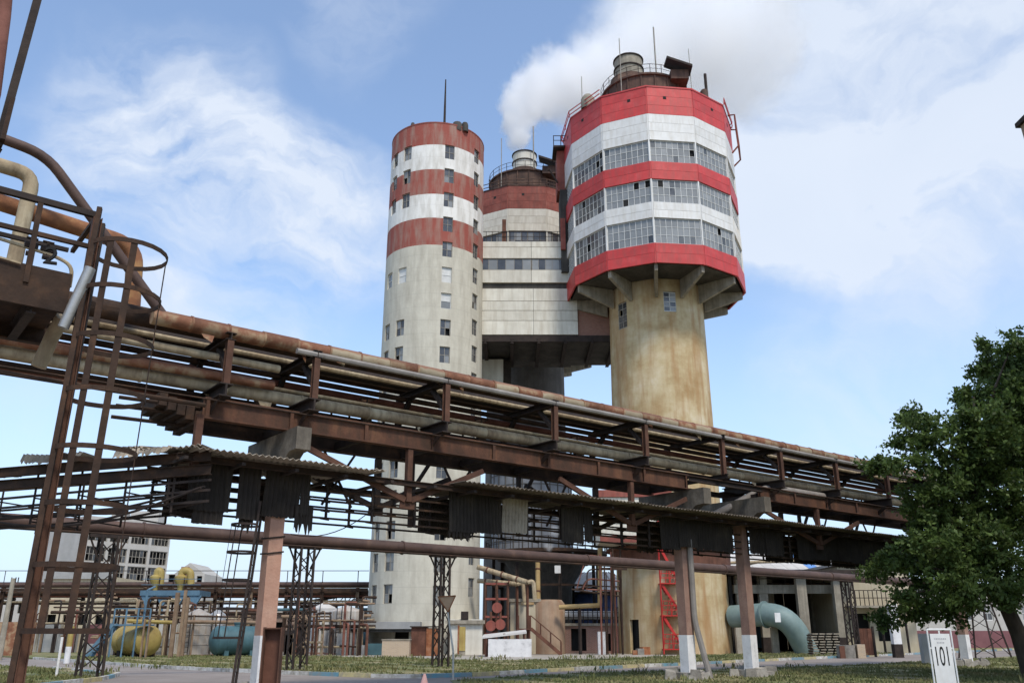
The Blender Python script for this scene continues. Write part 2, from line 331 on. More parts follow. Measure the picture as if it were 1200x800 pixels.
lt_wall = zbands('tower_paint', None, lt_bands, None, scale=.9, streak=(.5, (.33, .295, .235), (1.2, 1.2, .22)), bump=.25, fine=4, tint=0)
lift_lines(lt_wall, 1.31, .86, .018)
shaft_ochre = mat('shaft_ochre', [(.3, (.33, .225, .105)), (.46, (.47, .365, .205)), (.6, (.56, .465, .30)), (.75, (.63, .56, .43))], scale=.4, streak=(.8, (.34, .185, .075), (.9, .9, .10)), bump=.2, fine=6, tint=0); lift_lines(shaft_ochre, 1.5, .93, .02)
shaft_grey = mat('shaft_grey', [(.3, (.085, .078, .07)), (.7, (.17, .158, .142))], scale=.6, streak=(.6, (.08, .07, .06), (1.2, 1.2, .08)), bump=.2, tint=0)
red_new = mat('red_cladding', [(.28, (.40, .045, .042)), (.5, (.52, .05, .048)), (.72, (.58, .085, .08))], scale=.9, streak=(.55, (.33, .07, .06), (2.5, 2.5, .35)), rough=.5, bump=.05, tint=.09)
white_new = mat('white_cladding', [(.3, (.62, .61, .58)), (.7, (.74, .73, .70))], scale=.8, streak=(.45, (.48, .44, .37), (2.5, 2.5, .4)), rough=.5, bump=.05, tint=.04)
white_stain = mat('white_cladding_stained', [(.3, (.62, .52, .38)), (.55, (.76, .71, .62)), (.75, (.80, .78, .72))], scale=.6, rough=.5, bump=.05, tint=.04)
red_old = mat('brick_red_cladding', [(.3, (.17, .05, .038)), (.5, (.26, .075, .055)), (.75, (.32, .12, .09))], scale=.9, streak=(.4, (.12, .06, .05)), bump=.1)
white_old = mat('dirty_white_cladding', [(.3, (.54, .51, .43)), (.7, (.69, .66, .57))], scale=.7, streak=(.45, (.38, .33, .25), (2, 2, .2)), bump=.12, tint=.06)
drum_rust = mat('drum_rust', [(.3, (.055, .035, .026)), (.55, (.12, .07, .05)), (.75, (.24, .15, .10))], scale=.7, streak=(.6, (.045, .03, .025), (2, 2, .2)), bump=.2)
blackish = mat('dark_concrete', [(.3, (.036, .032, .028)), (.7, (.10, .09, .076))], scale=.7, streak=(.5, (.03, .028, .025)), bump=.2)  # dark grey concrete for roofs, undersides, cores and back walls
glass_m = mat('dusty_glass', [(.3, (.17, .175, .17)), (.6, (.23, .235, .23)), (.75, (.30, .305, .30))], scale=.5, rough=.25, bump=.03, tint=.14, spec=.6)
glass_shade = mat('shaded_glass', [(.3, (.075, .078, .078)), (.6, (.12, .125, .122)), (.75, (.17, .172, .17))], scale=.5, rough=.2, bump=.03, tint=.25, spec=.6)  # darker copy of the glass, painted shade for the left faces
glass_dark = mat('dark_glass', [(.3, (.03, .032, .035)), (.7, (.09, .092, .095))], scale=1.2, rough=.2, bump=.03, tint=.3, spec=.6)
frame_m = mat('window_frame_grey', [(.3, (.50, .50, .48)), (.7, (.66, .66, .63))], scale=2, tint=.05)
frame_old = mat('window_frame_worn', [(.3, (.20, .18, .15)), (.7, (.36, .33, .28))], scale=2)
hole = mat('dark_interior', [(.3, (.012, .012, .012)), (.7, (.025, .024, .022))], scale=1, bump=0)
white_bld = mat('white_brick_building', [(.3, (.38, .365, .335)), (.7, (.52, .50, .465))], scale=.35, streak=(.4, (.42, .39, .34), (.8, .8, .1)), bump=.1)
grey_bld = mat('grey_blocks', [(.3, (.24, .24, .235)), (.7, (.36, .36, .345))], scale=.5, bump=.1)
beige_bld = mat('beige_plaster', [(.3, (.42, .36, .25)), (.7, (.56, .49, .36))], scale=.5, streak=(.4, (.33, .27, .18)), bump=.1)
brick_red = brickmat('red_brickwork', (.20, .075, .05), (.30, .13, .09), (.30, .27, .23))
brick_buff = brickmat('buff_brickwork', (.34, .24, .15), (.46, .33, .20), (.42, .38, .32))
brick_far = brickmat('chimney_brickwork', (.20, .12, .075), (.30, .19, .11), (.30, .26, .2))
yellow_p = mat('yellow_paint', [(.3, (.25, .18, .06)), (.6, (.38, .29, .09)), (.8, (.44, .36, .16))], scale=1.1, rough=.5, streak=(.35, (.28, .16, .04)), bump=.08)
teal_p = mat('teal_paint', [(.3, (.04, .085, .10)), (.7, (.07, .145, .165))], scale=1.1, rough=.5, streak=(.3, (.05, .09, .09)), bump=.08)
blue_p = mat('blue_paint', [(.3, (.07, .13, .185)), (.7, (.11, .20, .27))], scale=2, rough=.5)
silver_p = mat('silver_paint', [(.3, (.32, .29, .25)), (.7, (.46, .43, .39))], scale=.9, rough=.45, streak=(.5, (.27, .17, .10)), bump=.06)
tan_p = mat('tan_rust_paint', [(.3, (.17, .105, .065)), (.7, (.30, .215, .14))], scale=1.4, bump=.1)
cyan_pipe = mat('pale_cyan_pipe', [(.3, (.115, .17, .165)), (.7, (.19, .255, .245))], scale=.8, rough=.55, streak=(.3, (.2, .25, .22)), bump=.06)  # darkened evenly to put the hall roof's shade into the colour
bright_red = mat('bright_red_paint', [(.3, (.36, .02, .02)), (.7, (.50, .04, .03))], scale=2, rough=.5)
rust_orange = mat('rust_orange_plate', [(.3, (.14, .045, .022)), (.5, (.25, .095, .04)), (.75, (.36, .19, .11))], scale=1.8, bump=.15)
rust_brown = mat('rust_brown_plate', [(.3, (.085, .035, .022)), (.7, (.17, .075, .048))], scale=1.6, streak=(.4, (.06, .03, .02)), bump=.15)
maroon = mat('maroon_paint', [(.3, (.14, .06, .065)), (.7, (.19, .085, .09))], scale=1, bump=.05)
sign_white = mat('sign_white', [(.3, (.68, .675, .665)), (.55, (.77, .77, .765)), (.75, (.82, .82, .815))], scale=2.5, rough=.5, bump=0, tint=0, streak=(.2, (.58, .55, .50), (9, 9, 1.2)))
sign_back = mat('sign_back_grey_tan', [(.3, (.42, .29, .19)), (.7, (.52, .38, .27))], scale=4, bump=.03)
ink = mat('black_paint', [(.3, (.012, .012, .012)), (.7, (.02, .02, .02))], scale=2, bump=0)
ink_grey = mat('faded_print', [(.3, (.42, .42, .44)), (.7, (.52, .52, .54))], scale=2, bump=0)
pale_roof = mat('pale_sheet_roof', [(.3, (.46, .44, .41)), (.7, (.60, .58, .55))], scale=.8, bump=.05)
blue_stripe = mat('blue_sheet', [(.3, (.10, .22, .50)), (.7, (.14, .29, .58))], scale=1, bump=.03)
kerb_white = mat('kerb_white', [(.38, (.30, .28, .24)), (.58, (.58, .57, .54))], scale=3, bump=.15)
kerb_blue = mat('kerb_blue', [(.38, (.24, .27, .27)), (.58, (.14, .30, .38))], scale=3, bump=.15)
kerb_yellow = mat('kerb_yellow', [(.38, (.32, .28, .20)), (.58, (.50, .43, .22))], scale=3, bump=.15)
bark = mat('bark', [(.3, (.035, .027, .02)), (.7, (.085, .066, .05))], scale=4, stretch=(1, 1, .3), bump=.4)
# ------------------------------------------------------------------ ground, road, lawns, kerbs
def structure(o): o['kind'] = 'structure'; return o
soil = mat('dry_soil', [(.3, (.20, .165, .12)), (.5, (.29, .25, .19)), (.7, (.36, .32, .26))], scale=.35, bump=.3, fine=9)
asphalt = mat('worn_asphalt', [(.3, (.20, .168, .148)), (.55, (.28, .24, .212)), (.75, (.35, .305, .27))], scale=.30, bump=.2, fine=16)
turf = mat('turf', [(.30, (.34, .27, .17)), (.44, (.23, .20, .10)), (.58, (.14, .155, .06)), (.75, (.18, .19, .075))], scale=.45, bump=.5, fine=24, tint=0)
structure(MB().quad((-3000, -400, 0), (3000, -400, 0), (3000, 5000, 0), (-3000, 5000, 0)).build('ground', soil))
KERB = [(-62, 92), (-31.4, 60.3), (-16, 43.6), (-9.5, 38.2), (-5.4, 35.4), (-3.4, 35.0), (-1.6, 36.2), (1.5, 40.6), (6.6, 46.2), (12.9, 53.3), (30.9, 72.2), (66, 109)]
def sheet(name, poly, z, m):
    mb = MB(); mb.quad(*[(x, y, z) for x, y in poly]); return structure(mb.build(name, m))
sheet('road', [(-140, -40), (140, -40), (140, 186), (66, 109)]+KERB[-2::-1]+[(-140, 170)], .004, asphalt)
def slab(name, poly, z, m): return structure(MB().prism(poly, -.2, z).build(name, m))
island = KERB+[(60, 118), (32, 86), (12, 66), (5, 57), (-2, 55), (-8, 61), (-20, 68), (-40, 80), (-66, 100)]
slab('verge', island, .10, turf)
lawn_r = [(-1.8, 30), (-2.2, 33.0), (1.4, 37.6), (7.5, 41.6), (16.8, 47.5), (32, 62.5), (62, 93), (110, 93), (110, -30), (4, -30), (-1, 15)]
lawn_l = [(-70, 88), (-34, 55), (-26, 47), (-21.6, 43.4), (-15.6, 36.6), (-14.7, 33), (-14.5, 12), (-70, 12)]
slab('lawn', lawn_r, .03, turf); slab('lawn', lawn_l, .06, turf)
apron_m = mat('concrete_apron', [(.3, (.26, .235, .20)), (.6, (.36, .33, .285)), (.75, (.42, .39, .34))], scale=.5, bump=.2)
sheet('yard', [(-8, 61.5), (-2, 55.5), (5, 57.5), (12, 66.5), (32, 86.5), (60, 130), (-20, 130), (-20, 68.5)], .006, apron_m)
def kerb_run(pts, cols, h, step=1.5, start=0):
    root = bpy.data.objects.new('kerb', None); C.objects.link(root); root['kind'] = 'structure'; root.location = (*pts[0], 0)
    k = start; carry = 0
    for a, b in zip(pts, pts[1:]):
        a, b = Vector((*a, 0)), Vector((*b, 0)); L = (b-a).length; t = (b-a)/L; n = max(1, round(L/step)); l = L/n
        for i in range(n):
            p = a+t*(i*l+.01); q = a+t*((i+1)*l-.01); z = h+random.uniform(-.012, .012)
            mb = MB().beam(p+ZV*(z/2), q+ZV*(z/2), .16, z); mb.build('kerb_block', cols[k % len(cols)], root); k += 1
    return root
kerb_run(KERB[1:4], [kerb_white], .15, 1.8)
kerb_run(KERB[3:], [kerb_white, kerb_blue, kerb_yellow], .15, 1.7)
kerb_run([(-21.6, 43.4), (-15.6, 36.6), (-14.7, 33), (-14.5, 24)], [kerb_white, kerb_yellow, kerb_white, kerb_blue], .14, 1.4)
def grass(name, areas, n, hmin, hmax, seed):
    """upright blades, three per tuft, inside the polygons"""
    import numpy as np
    rng = np.random.default_rng(seed); pts = []
    for poly, z, cnt in areas:
        q = np.array(poly); lo, hi = q.min(0), q.max(0); got = 0
        while got < cnt:
            p = rng.uniform(lo, hi, (cnt*2, 2)); ins = np.zeros(len(p), bool); j = len(q)-1
            for i in range(len(q)):
                c = (q[i, 1] > p[:, 1]) != (q[j, 1] > p[:, 1])
                xi = (q[j, 0]-q[i, 0])*(p[:, 1]-q[i, 1])/(q[j, 1]-q[i, 1]+1e-9)+q[i, 0]; ins ^= c & (p[:, 0] < xi); j = i
            patch = np.sin(p[:, 0]*.9+2*np.sin(p[:, 1]*.5))*np.sin(p[:, 1]*.8)+.7*np.sin(p[:, 0]*2.3+p[:, 1]*1.7)+rng.normal(0, .35, len(p)) > -.1
            p = p[ins & patch][:cnt-got]; got += len(p); pts.append(np.c_[p, np.full(len(p), z)])
    pts = np.concatenate(pts); m = len(pts); V = np.zeros((m, 9, 3))
    for b in range(3):
        a = rng.uniform(0, 2*PI, m); h = hmin+(hmax-hmin)*rng.uniform(0, 1, m)**2.2; w = rng.uniform(.012, .03, m)*2; o = rng.uniform(-.12, .12, (m, 2)); ln = rng.uniform(-.6, .6, (m, 2))*h[:, None]
        base = pts.copy(); base[:, :2] += o
        V[:, b*3, :] = base; V[:, b*3, 0] -= np.cos(a)*w; V[:, b*3, 1] -= np.sin(a)*w
        V[:, b*3+1, :] = base; V[:, b*3+1, 0] += np.cos(a)*w; V[:, b*3+1, 1] += np.sin(a)*w
        V[:, b*3+2, :] = base; V[:, b*3+2, :2] += ln; V[:, b*3+2, 2] += h
    me = bpy.data.meshes.new(name); me.from_pydata(V.reshape(-1, 3).tolist(), [], [(i, i+1, i+2) for i in range(0, m*9, 3)])
    gm = mat('grass_blades', [(.3, (.26, .215, .11)), (.48, (.155, .155, .062)), (.7, (.095, .125, .042))], scale=.5, bump=0, tint=0); me.materials.append(gm)
    o = bpy.data.objects.new(name, me); C.objects.link(o); o['kind'] = 'stuff'; return o
grass('grass', [(island[1:11]+[(32, 86), (12, 66), (5, 57), (-2, 55), (-8, 61), (-20, 68)], .1, 13000), ([(-1.6, 30), (-2, 32.8), (1.4, 37.4), (7.5, 41.3), (16.8, 47.2), (32, 62), (40, 62), (26, 25), (2, 25)], .03, 19000), ([(-34, 54), (-26, 46.6), (-21.6, 43), (-15.9, 36.6), (-15, 33), (-15, 28), (-34, 36)], .06, 7000)], 0, .02, .14, 3)
def weeds(name, spots, label):
    rnd = random.Random(8); mb = MB()
    for x, y, z, n in spots:
        for k in range(n):
            px_, py_ = x+rnd.gauss(0, .22), y+rnd.gauss(0, .22); h = rnd.uniform(.12, .36); a = rnd.uniform(0, 6.28); tx, ty = px_+cos(a)*h*.45, py_+sin(a)*h*.45; w = rnd.uniform(.02, .045)
            m_ = (px_*.55+tx*.45, py_*.55+ty*.45)
            mb.quad((px_, py_, z), (m_[0]-sin(a)*w, m_[1]+cos(a)*w, z+h*.6), (tx, ty, z+h), (m_[0]+sin(a)*w, m_[1]-cos(a)*w, z+h*.6))
    o = mb.build(name, MATS['grass_blades']); o['kind'] = 'stuff'; return o
wr = random.Random(19)
weeds('weeds', [(wr.uniform(-14, 12)*1.0, wr.uniform(52, 60), .08, 16) for k in range(40)]+[(x+wr.uniform(-.6, .6), y+wr.uniform(.15, .6), .1, 12) for (x, y) in [(-12+1.1*k, 40.2-2.0*min(k/3, 1.6)) for k in range(7)]+[(2+1.9*k, 41.6+2.0*k) for k in range(14)] for q in range(2)]+[(wr.uniform(2, 26), wr.uniform(28, 46), .03, 14) for k in range(22)]+[(wr.uniform(-28, -16), wr.uniform(33, 44), .06, 14) for k in range(24)], '')
# ------------------------------------------------------------------ towers
def cyl_wall(mb, cx, cy, R, z0, z1, ops, n=72, zstep=4.0, depth=.28, taper=0):
    A = sorted(set([round(-PI+2*PI*i/n, 5) for i in range(n)]+[round(x, 5) for o in ops for x in o[:2]]))
    A2 = [A[0]]
    for a in A[1:]:
        if a-A2[-1] > 1e-4: A2.append(a)
    A = A2
    Z = [z0+(z1-z0)*i/max(1, int((z1-z0)/zstep)) for i in range(int((z1-z0)/zstep)+1)]+[z1]+[x for o in ops for x in o[2:]]
    Z = sorted(Z); Z = [Z[0]]+[b for a, b in zip(Z, Z[1:]) if b-a > 1e-3]
    rz = lambda z: R*(1-taper*(z-z0)/(z1-z0))
    pt = lambda a, z, r=0: (cx+(rz(z)-r)*sin(a), cy-(rz(z)-r)*cos(a), z)
    b0 = len(mb.v); m = len(A)
    for z in Z:
        for a in A: mb.v.append(pt(a, z))
    for j in range(len(Z)-1):
        zc = (Z[j]+Z[j+1])/2
        row = [o for o in ops if o[2] < zc < o[3]]
        for i in range(m):
            i2 = (i+1) % m; ac = (A[i]+A[i2])/2 if i2 else 99
            if any(o[0] < ac < o[1] for o in row): continue
            mb.f.append((b0+j*m+i, b0+j*m+i2, b0+(j+1)*m+i2, b0+(j+1)*m+i)); mb.sm.append(True)
    for a0, a1, q0, q1 in ops:
        for e, f in (((a0, q0), (a1, q0)), ((a1, q0), (a1, q1)), ((a1, q1), (a0, q1)), ((a0, q1), (a0, q0))):
            mb.quad(pt(*e), pt(*f), pt(*f, depth), pt(*e, depth))
    return mb
def win_mesh(w, h, cols, rows, bar=.05, dep=.07, name='window'):
    mb = MB(); x0, x1, z0, z1 = -w/2, w/2, -h/2, h/2
    mb.box(x0, x0+bar, -dep/2, dep/2, z0, z1); mb.box(x1-bar, x1, -dep/2, dep/2, z0, z1)
    mb.box(x0+bar, x1-bar, -dep/2, dep/2, z0, z0+bar); mb.box(x0+bar, x1-bar, -dep/2, dep/2, z1-bar, z1)
    for i in range(1, cols): x = x0+w*i/cols; mb.box(x-bar*.4, x+bar*.4, -dep*.4, dep*.4, z0+bar, z1-bar)
    for j in range(1, rows):
        z = z0+h*j/rows
        for i in range(cols): mb.box(x0+w*i/cols+bar*.41, x0+w*(i+1)/cols-bar*.41, -dep*.37, dep*.37, z-bar*.35, z+bar*.35)
    return mb
def pane_mesh(w, h):
    return MB().box(-w/2, w/2, -.006, .006, -h/2, h/2)
class WinKit:
    """a window type: one frame and one pane mesh, shared by all its copies"""
    def __init__(s, w, h, cols, rows, fm, pm, bar=.05):
        s.w, s.h, s.cols, s.rows, s.bar = w, h, cols, rows, bar
        f = win_mesh(w, h, cols, rows, bar).build('window', fm); s.frame = f.data; bpy.data.objects.remove(f)
        s.pm = []
        for m in pm:
            p = pane_mesh(w/cols-bar*.5, h/rows-bar*.5).build('pane', m); s.pm.append(p.data); bpy.data.objects.remove(p)
    def put(s, parent, loc, a, skip=0.0, pick=None):
        o = bpy.data.objects.new('window', s.frame); C.objects.link(o); o.parent = parent; o.location = Vector(loc)-wloc(parent); o.rotation_euler = (0, 0, a)
        for i in range(s.cols):
            for j in range(s.rows):
                if random.random() < skip: continue
                q = bpy.data.objects.new('pane', (pick(i, j) if pick else random.choice(s.pm))); C.objects.link(q); q.parent = o
                q.location = (-s.w/2+s.w*(i+.5)/s.cols, .012, -s.h/2+s.h*(j+.5)/s.rows)
        return o
# --- the round striped tower
LTX, LTY, LTR, LTH = -7.72, 79.0, 4.88, 49.75
lt = thing('round_tower', 'tall cylindrical tower with red and white stripes at its top and a thin mast', 'tower', (LTX, LTY, 0))
pitch = 2.62; WN = []
for k in range(19):
    z = 46.5-pitch*k
    if z < 2: continue
    WN.append((14, z, k))
    if k not in (4+0, 6): WN += [(-62, z+.15, k), (-39, z+.15, k)]
    WN.append((55.5, z+.75, k))
WN = [w for w in WN if not (w[0] in (-62, -39) and w[2] in (3,))]
WN += [(-108, 46.5-pitch*k, k) for k in range(0, 17, 2)]+[(110, 46.5-pitch*k, k) for k in range(0, 17, 2)]
WN = [(a+5.6, z, k, a) for a, z, k in WN]
ops = [(rad(a)-.5/LTR, rad(a)+.5/LTR, z-.78, z+.78) for a, z, k, q in WN]
ops += [(rad(-24), rad(-8), 0, 2.5)]
cyl_wall(MB(), LTX, LTY, LTR, 0, LTH, ops, 84, taper=.022).build('wall', lt_wall, lt)
MB().lathe(LTX, LTY, [(LTR*.978-.28, LTH-1), (LTR*.978-.28, LTH+.02), (LTR*.978+.03, LTH+.02), (LTR*.978+.03, LTH-.12), (LTR*.978, LTH-.12)], 84).build('parapet', red_old, lt)
MB().lathe(LTX, LTY, [(LTR*.94, LTH-.6), (.01, LTH-.5)], 48).build('roof', blackish, lt)
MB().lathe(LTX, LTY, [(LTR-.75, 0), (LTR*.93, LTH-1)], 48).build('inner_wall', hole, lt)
kit = WinKit(1.0, 1.56, 2, 2, frame_old, [glass_dark, glass_dark, glass_m], .06)
kit_w = WinKit(1.0, 1.56, 1, 2, frame_m, [frame_m, glass_m], .07)
for a, z, k, a0 in WN:
    t = (z/LTH)*.022; r = LTR*(1-t)-.17; p = (LTX+r*sin(rad(a)), LTY-r*cos(rad(a)), z)
    (kit_w if (k in (5, 6) and a0 in (14, -39, -62)) or (a0 == 14 and k == 10) else kit).put(lt, p, rad(a), .04)
mm = P(521, 140, 75.2); mast = MB().tube([(mm.x, mm.y, LTH-.6), (mm.x, mm.y, LTH+2.4), (mm.x, mm.y, 55.4)], .09, 6, rr=[.13, .11, .06]); mast.build('antenna_mast', steel_dark, lt)
for px, w in ((519, .25), (536, .55), (545, .35), (484, .22)):
    q = P(px, 142, 75.3); MB().lathe(q.x, q.y, [(w, LTH-.5), (w, LTH+.28), (w*.75, LTH+.55), (.01, LTH+.6)], 10).build('roof_vent', blackish, lt)
# canopy and small annex at the foot
a_, b_ = P(398, 734, 73.6), P(492, 736, 72.6)
MB().box(a_.x, b_.x, 72.6, 77, 1.95, 2.5).build('canopy', grey_bld, lt)
MB().box(a_.x+.15, b_.x-.15, 72.75, 76.8, 1.72, 1.95).build('canopy_beam', blackish, lt)
a_, b_ = P(527, 740, 73.5), P(566, 740, 73.5)
MB().box(a_.x, b_.x-.05, 73.4, 78, 0, 2.7).build('annex', white_old, lt)
MB().box(a_.x-.35, b_.x+.15, 73.1, 73.38, 2.35, 2.62).build('lintel_pipe', concrete, lt)
MB().box(a_.x+.9, a_.x+1.5, 73.15, 73.38, 2.66, 3.3).build('meter_box', steel_dark, lt)
# --- prilling towers with a twelve sided head on a round shaft
def prill(cx, cy, rot, label, M_, zs, newlook):
    red, white, wst, gl, fr, shaft, drum = M_
    t = thing('prilling_tower', label, 'tower', (cx, cy, 0), 'two prilling towers with twelve sided heads')
    R, r = 8.56, 4.8
    ang = [rot+2*PI*i/12 for i in range(13)]
    rows = []                                    # (z0, z1, material)
    z = zs
    def band(za, zb, n, m):
        for i in range(n): rows.append((za+(zb-za)*i/n+.012, za+(zb-za)*(i+1)/n-.012, m))
    band(z[7], z[6], 2, 'r'); band(z[5], z[4], 2, 'w'); band(z[3], z[2], 2, 'r'); band(z[1]+0, z[0], 3, 'w'); band(z[0], z[8], 3, 'r')
    core = MB()
    apo = R*cos(PI/12)
    core.lathe(cx, cy, [(R-.30, z[7]+.05), (R-.30, z[8]-.05)], 12, rot, rot+2*PI); core.sm = [False]*len(core.f)
    core.build('core_wall', hole if newlook else blackish, t)
    half = R*sin(PI/12)
    # one panel mesh per row and colour, shared by the twelve sides
    for z0, z1, c in rows:
        pr = MB().box(-half+.06, half-.06, -.16, 0, z0, z1); pr.v = [(x, y-apo+.16-.07, zz) for x, y, zz in pr.v]
        o = pr.build('panel', {'r': red, 'w': white}[c]); me = o.data
        bpy.data.objects.remove(o)
        alt = None
        for i in range(12):
            a = (ang[i]+ang[i+1])/2
            use = me
            if c == 'w' and i in ((2, 3) if newlook else (5, 6)) and z0 < z[4]:
                if alt is None: alt = me.copy(); alt.materials[0] = wst
                use = alt
            q = bpy.data.objects.new('panel', use); C.objects.link(q); q.parent = t; q.rotation_euler = (0, 0, a)
    # corner strips
    for seg, m in (((z[7]-.02, z[6]), red), ((z[6]+.01, z[3]-.01), white), ((z[3], z[2]), red), ((z[2]+.01, z[0]-.01), white), ((z[0], z[8]+.03), red)):
        st = MB().box(-.06, .06, -R-.03, -R+.2, seg[0], seg[1]).build('corner_strip', m); me = st.data; bpy.data.objects.remove(st)
        for i in range(12):
            q = bpy.data.objects.new('corner_strip', me); C.objects.link(q); q.parent = t; q.rotation_euler = (0, 0, ang[i])
    # glazing
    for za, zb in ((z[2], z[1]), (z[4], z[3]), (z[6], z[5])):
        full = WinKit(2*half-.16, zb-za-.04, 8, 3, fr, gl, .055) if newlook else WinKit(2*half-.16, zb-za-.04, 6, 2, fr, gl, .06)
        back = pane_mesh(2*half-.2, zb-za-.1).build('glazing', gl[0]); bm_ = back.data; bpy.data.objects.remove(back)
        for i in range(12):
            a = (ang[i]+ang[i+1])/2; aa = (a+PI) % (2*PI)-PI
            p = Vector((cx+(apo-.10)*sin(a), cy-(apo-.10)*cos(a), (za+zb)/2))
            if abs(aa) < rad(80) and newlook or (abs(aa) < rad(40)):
                left = aa < -.45  # faces turned left draw mostly the shade-toned panes
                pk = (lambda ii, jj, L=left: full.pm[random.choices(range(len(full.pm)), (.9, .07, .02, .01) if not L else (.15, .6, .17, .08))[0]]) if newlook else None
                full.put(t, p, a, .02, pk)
            else:
                q = bpy.data.objects.new('window', full.frame); C.objects.link(q); q.parent = t; q.location = p-wloc(t); q.rotation_euler = (0, 0, a)
                g = bpy.data.objects.new('glazing', bm_); C.objects.link(g); g.parent = q; g.location = (0, .012, 0)
    # floor of the head, radial brackets, shaft
    MB().lathe(cx, cy, [(r-.1, z[7]+.1), (R-.35, z[7]+.1), (R-.35, z[7]+.4), (r-.1, z[7]+.4)], 12, rot, rot+2*PI).build('floor_slab', blackish, t)
    zb = z[7]
    br = MB(); br.extrude([(-.15, -R+.3, zb+.08), (-.15, -R+.3, zb-.6), (-.15, -R+.8, zb-.75), (-.15, -r+.15, zb-1.75), (-.15, -r+.15, zb+.08)], (.3, 0, 0))
    o = br.build('bracket', concrete); me = o.data; bpy.data.objects.remove(o)
    for i in range(12):
        q = bpy.data.objects.new('bracket', me); C.objects.link(q); q.parent = t; q.rotation_euler = (0, 0, ang[i])
    ops = [(rad(-53)-.11, rad(-53)+.11, .1, 2.7), (rad(7)-.13, rad(7)+.13, 29.4, 31.4), (rad(-54)-.13, rad(-54)+.13, 28.4, 31.0)] if newlook else []
    cyl_wall(MB(), cx, cy, r, 0, zb+.2, ops, 72, taper=.07).build('shaft', shaft, t)
    if newlook:
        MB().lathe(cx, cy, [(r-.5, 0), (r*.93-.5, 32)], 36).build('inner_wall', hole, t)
        k2 = WinKit(1.2, 1.9, 2, 4, frame_m, [glass_dark, glass_m], .06); a = rad(7); r2 = r*.935; k2.put(t, (cx+(r2-.12)*sin(a), cy-(r2-.12)*cos(a), 30.4), a, .1)
        a = rad(-54); WinKit(1.2, 2.5, 2, 4, frame_old, [glass_dark], .06).put(t, (cx+(r2-.12)*sin(a), cy-(r2-.12)*cos(a), 29.7), a, .1)
    # roof: slab edge, sooty drum, stack
    zt = z[8]
    MB().lathe(cx, cy, [(R+.12, zt-.02), (R+.12, zt+.14), (.01, zt+.2)], 12, rot, rot+2*PI).build('roof_slab', red if newlook else drum, t)
    MB().lathe(cx, cy, [(4.35, zt+.1), (4.35, zt+4.3), (4.55, zt+4.35), (4.55, zt+4.55), (4.2, zt+4.6), (2.2, zt+5.0), (2.1, zt+6.0)], 40).build('drum', drum, t)
    for i in range(20):
        a = 2*PI*i/20+.1; rb = MB().beam((cx+4.4*sin(a), cy-4.4*cos(a), zt+.15), (cx+4.4*sin(a), cy-4.4*cos(a), zt+4.3), .12, .12); rb.build('drum_rib', drum, t)
    sx, sy = cx-(1.5 if newlook else .0), cy-(.3 if newlook else 0)
    MB().lathe(sx, sy, [(2.1, zt+5.3), (2.0, zt+6.3), (1.75, zt+6.5)], 28).build('stack_base', drum, t)
    MB().lathe(sx, sy, [(1.5, zt+6.2), (1.5, zt+8.9), (1.38, zt+8.9), (1.38, zt+6.5)], 28).build('stack', concrete if newlook else white_old, t)
    for h in (6.4, 7.6, 8.8): MB().lathe(sx, sy, [(1.5, zt+h), (1.62, zt+h), (1.62, zt+h+.12), (1.5, zt+h+.12)], 28).build('stack_band', steel_dark, t)
    rail = MB()
    for i in range(24):
        a0, a1 = 2*PI*i/24, 2*PI*(i+1)/24
        p = lambda a, h: (cx+4.5*sin(a), cy-4.5*cos(a), zt+4.55+h)
        rail.beam(p(a0, -.3), p(a0, 1.0), .05, .05); rail.beam(p(a0, 1.0), p(a1, 1.0), .04, .04); rail.beam(p(a0, .5), p(a1, .5), .03, .03)
    rail.build('roof_railing', steel_dark, t)
    hood = MB().hexa([(cx+1.6, cy-5.4, zt+5.6), (cx+4.2, cy-5.0, zt+4.9), (cx+4.5, cy-2.3, zt+5.6), (cx+1.8, cy-2.6, zt+6.5)], [(cx+1.6, cy-5.4, zt+5.85), (cx+4.2, cy-5.0, zt+5.15), (cx+4.5, cy-2.3, zt+5.85), (cx+1.8, cy-2.6, zt+6.75)])
    hood.build('roof_hood', steel_dark, t)
    MB().box(cx+2.1, cx+3.9, cy-4.4, cy-2.6, zt+3.9, zt+4.95).build('hood_box', drum, t)
    for dx, dy, h, w in ((-2.9, -4.0, 9.0, .05), (1.1, -2, 12.0, .08), (4.4, -3, 8.5, .035), (5.9, -3.0, 5.4, .16), (-6.9, -4, 4.4, .04)):
        MB().tube([(cx+dx, cy+dy, zt+.1), (cx+dx, cy+dy, zt+h)], w, 6).build('antenna', frame_old if w < .09 else steel_dark, t)
    MB().lathe(cx+5.6, cy-3.2, [(.42, zt+.1), (.42, zt+3.1), (.3, zt+3.3), (.01, zt+3.3)], 12).build('roof_pipe', drum, t)
    MB().lathe(cx-6.4, cy-4.6, [(.7, zt+.1), (.7, zt+1.2), (.4, zt+1.7), (.01, zt+1.8)], 14).build('roof_tank', concrete, t)
    # edge railings that stick out at both sides
    for i in (range(0, 12)):
        if newlook and i in (11, 0, 1): continue
        a0, a1 = ang[i], ang[i+1]; rb = MB()
        p = lambda a, rr, h: Vector((cx+rr*sin(a), cy-rr*cos(a), zt+h))
        for h in (.35, .8): rb.beam(p(a0, R+.25, h), p(a1, R+.25, h), .07, .07)
        rb.beam(p(a0, R+.2, .1), p(a0, R+.25, .85), .06, .06); rb.beam(p((a0+a1)/2, R-.1, .1), p((a0+a1)/2, R-.05, .85), .06, .06); rb.build('edge_railing', red if newlook else drum, t)
    vh = MB().box(-.45, -.15, -apo-.10, -apo+.1, zt-1.25, zt-.95).build('vent_hole', hole); vme = vh.data; bpy.data.objects.remove(vh)
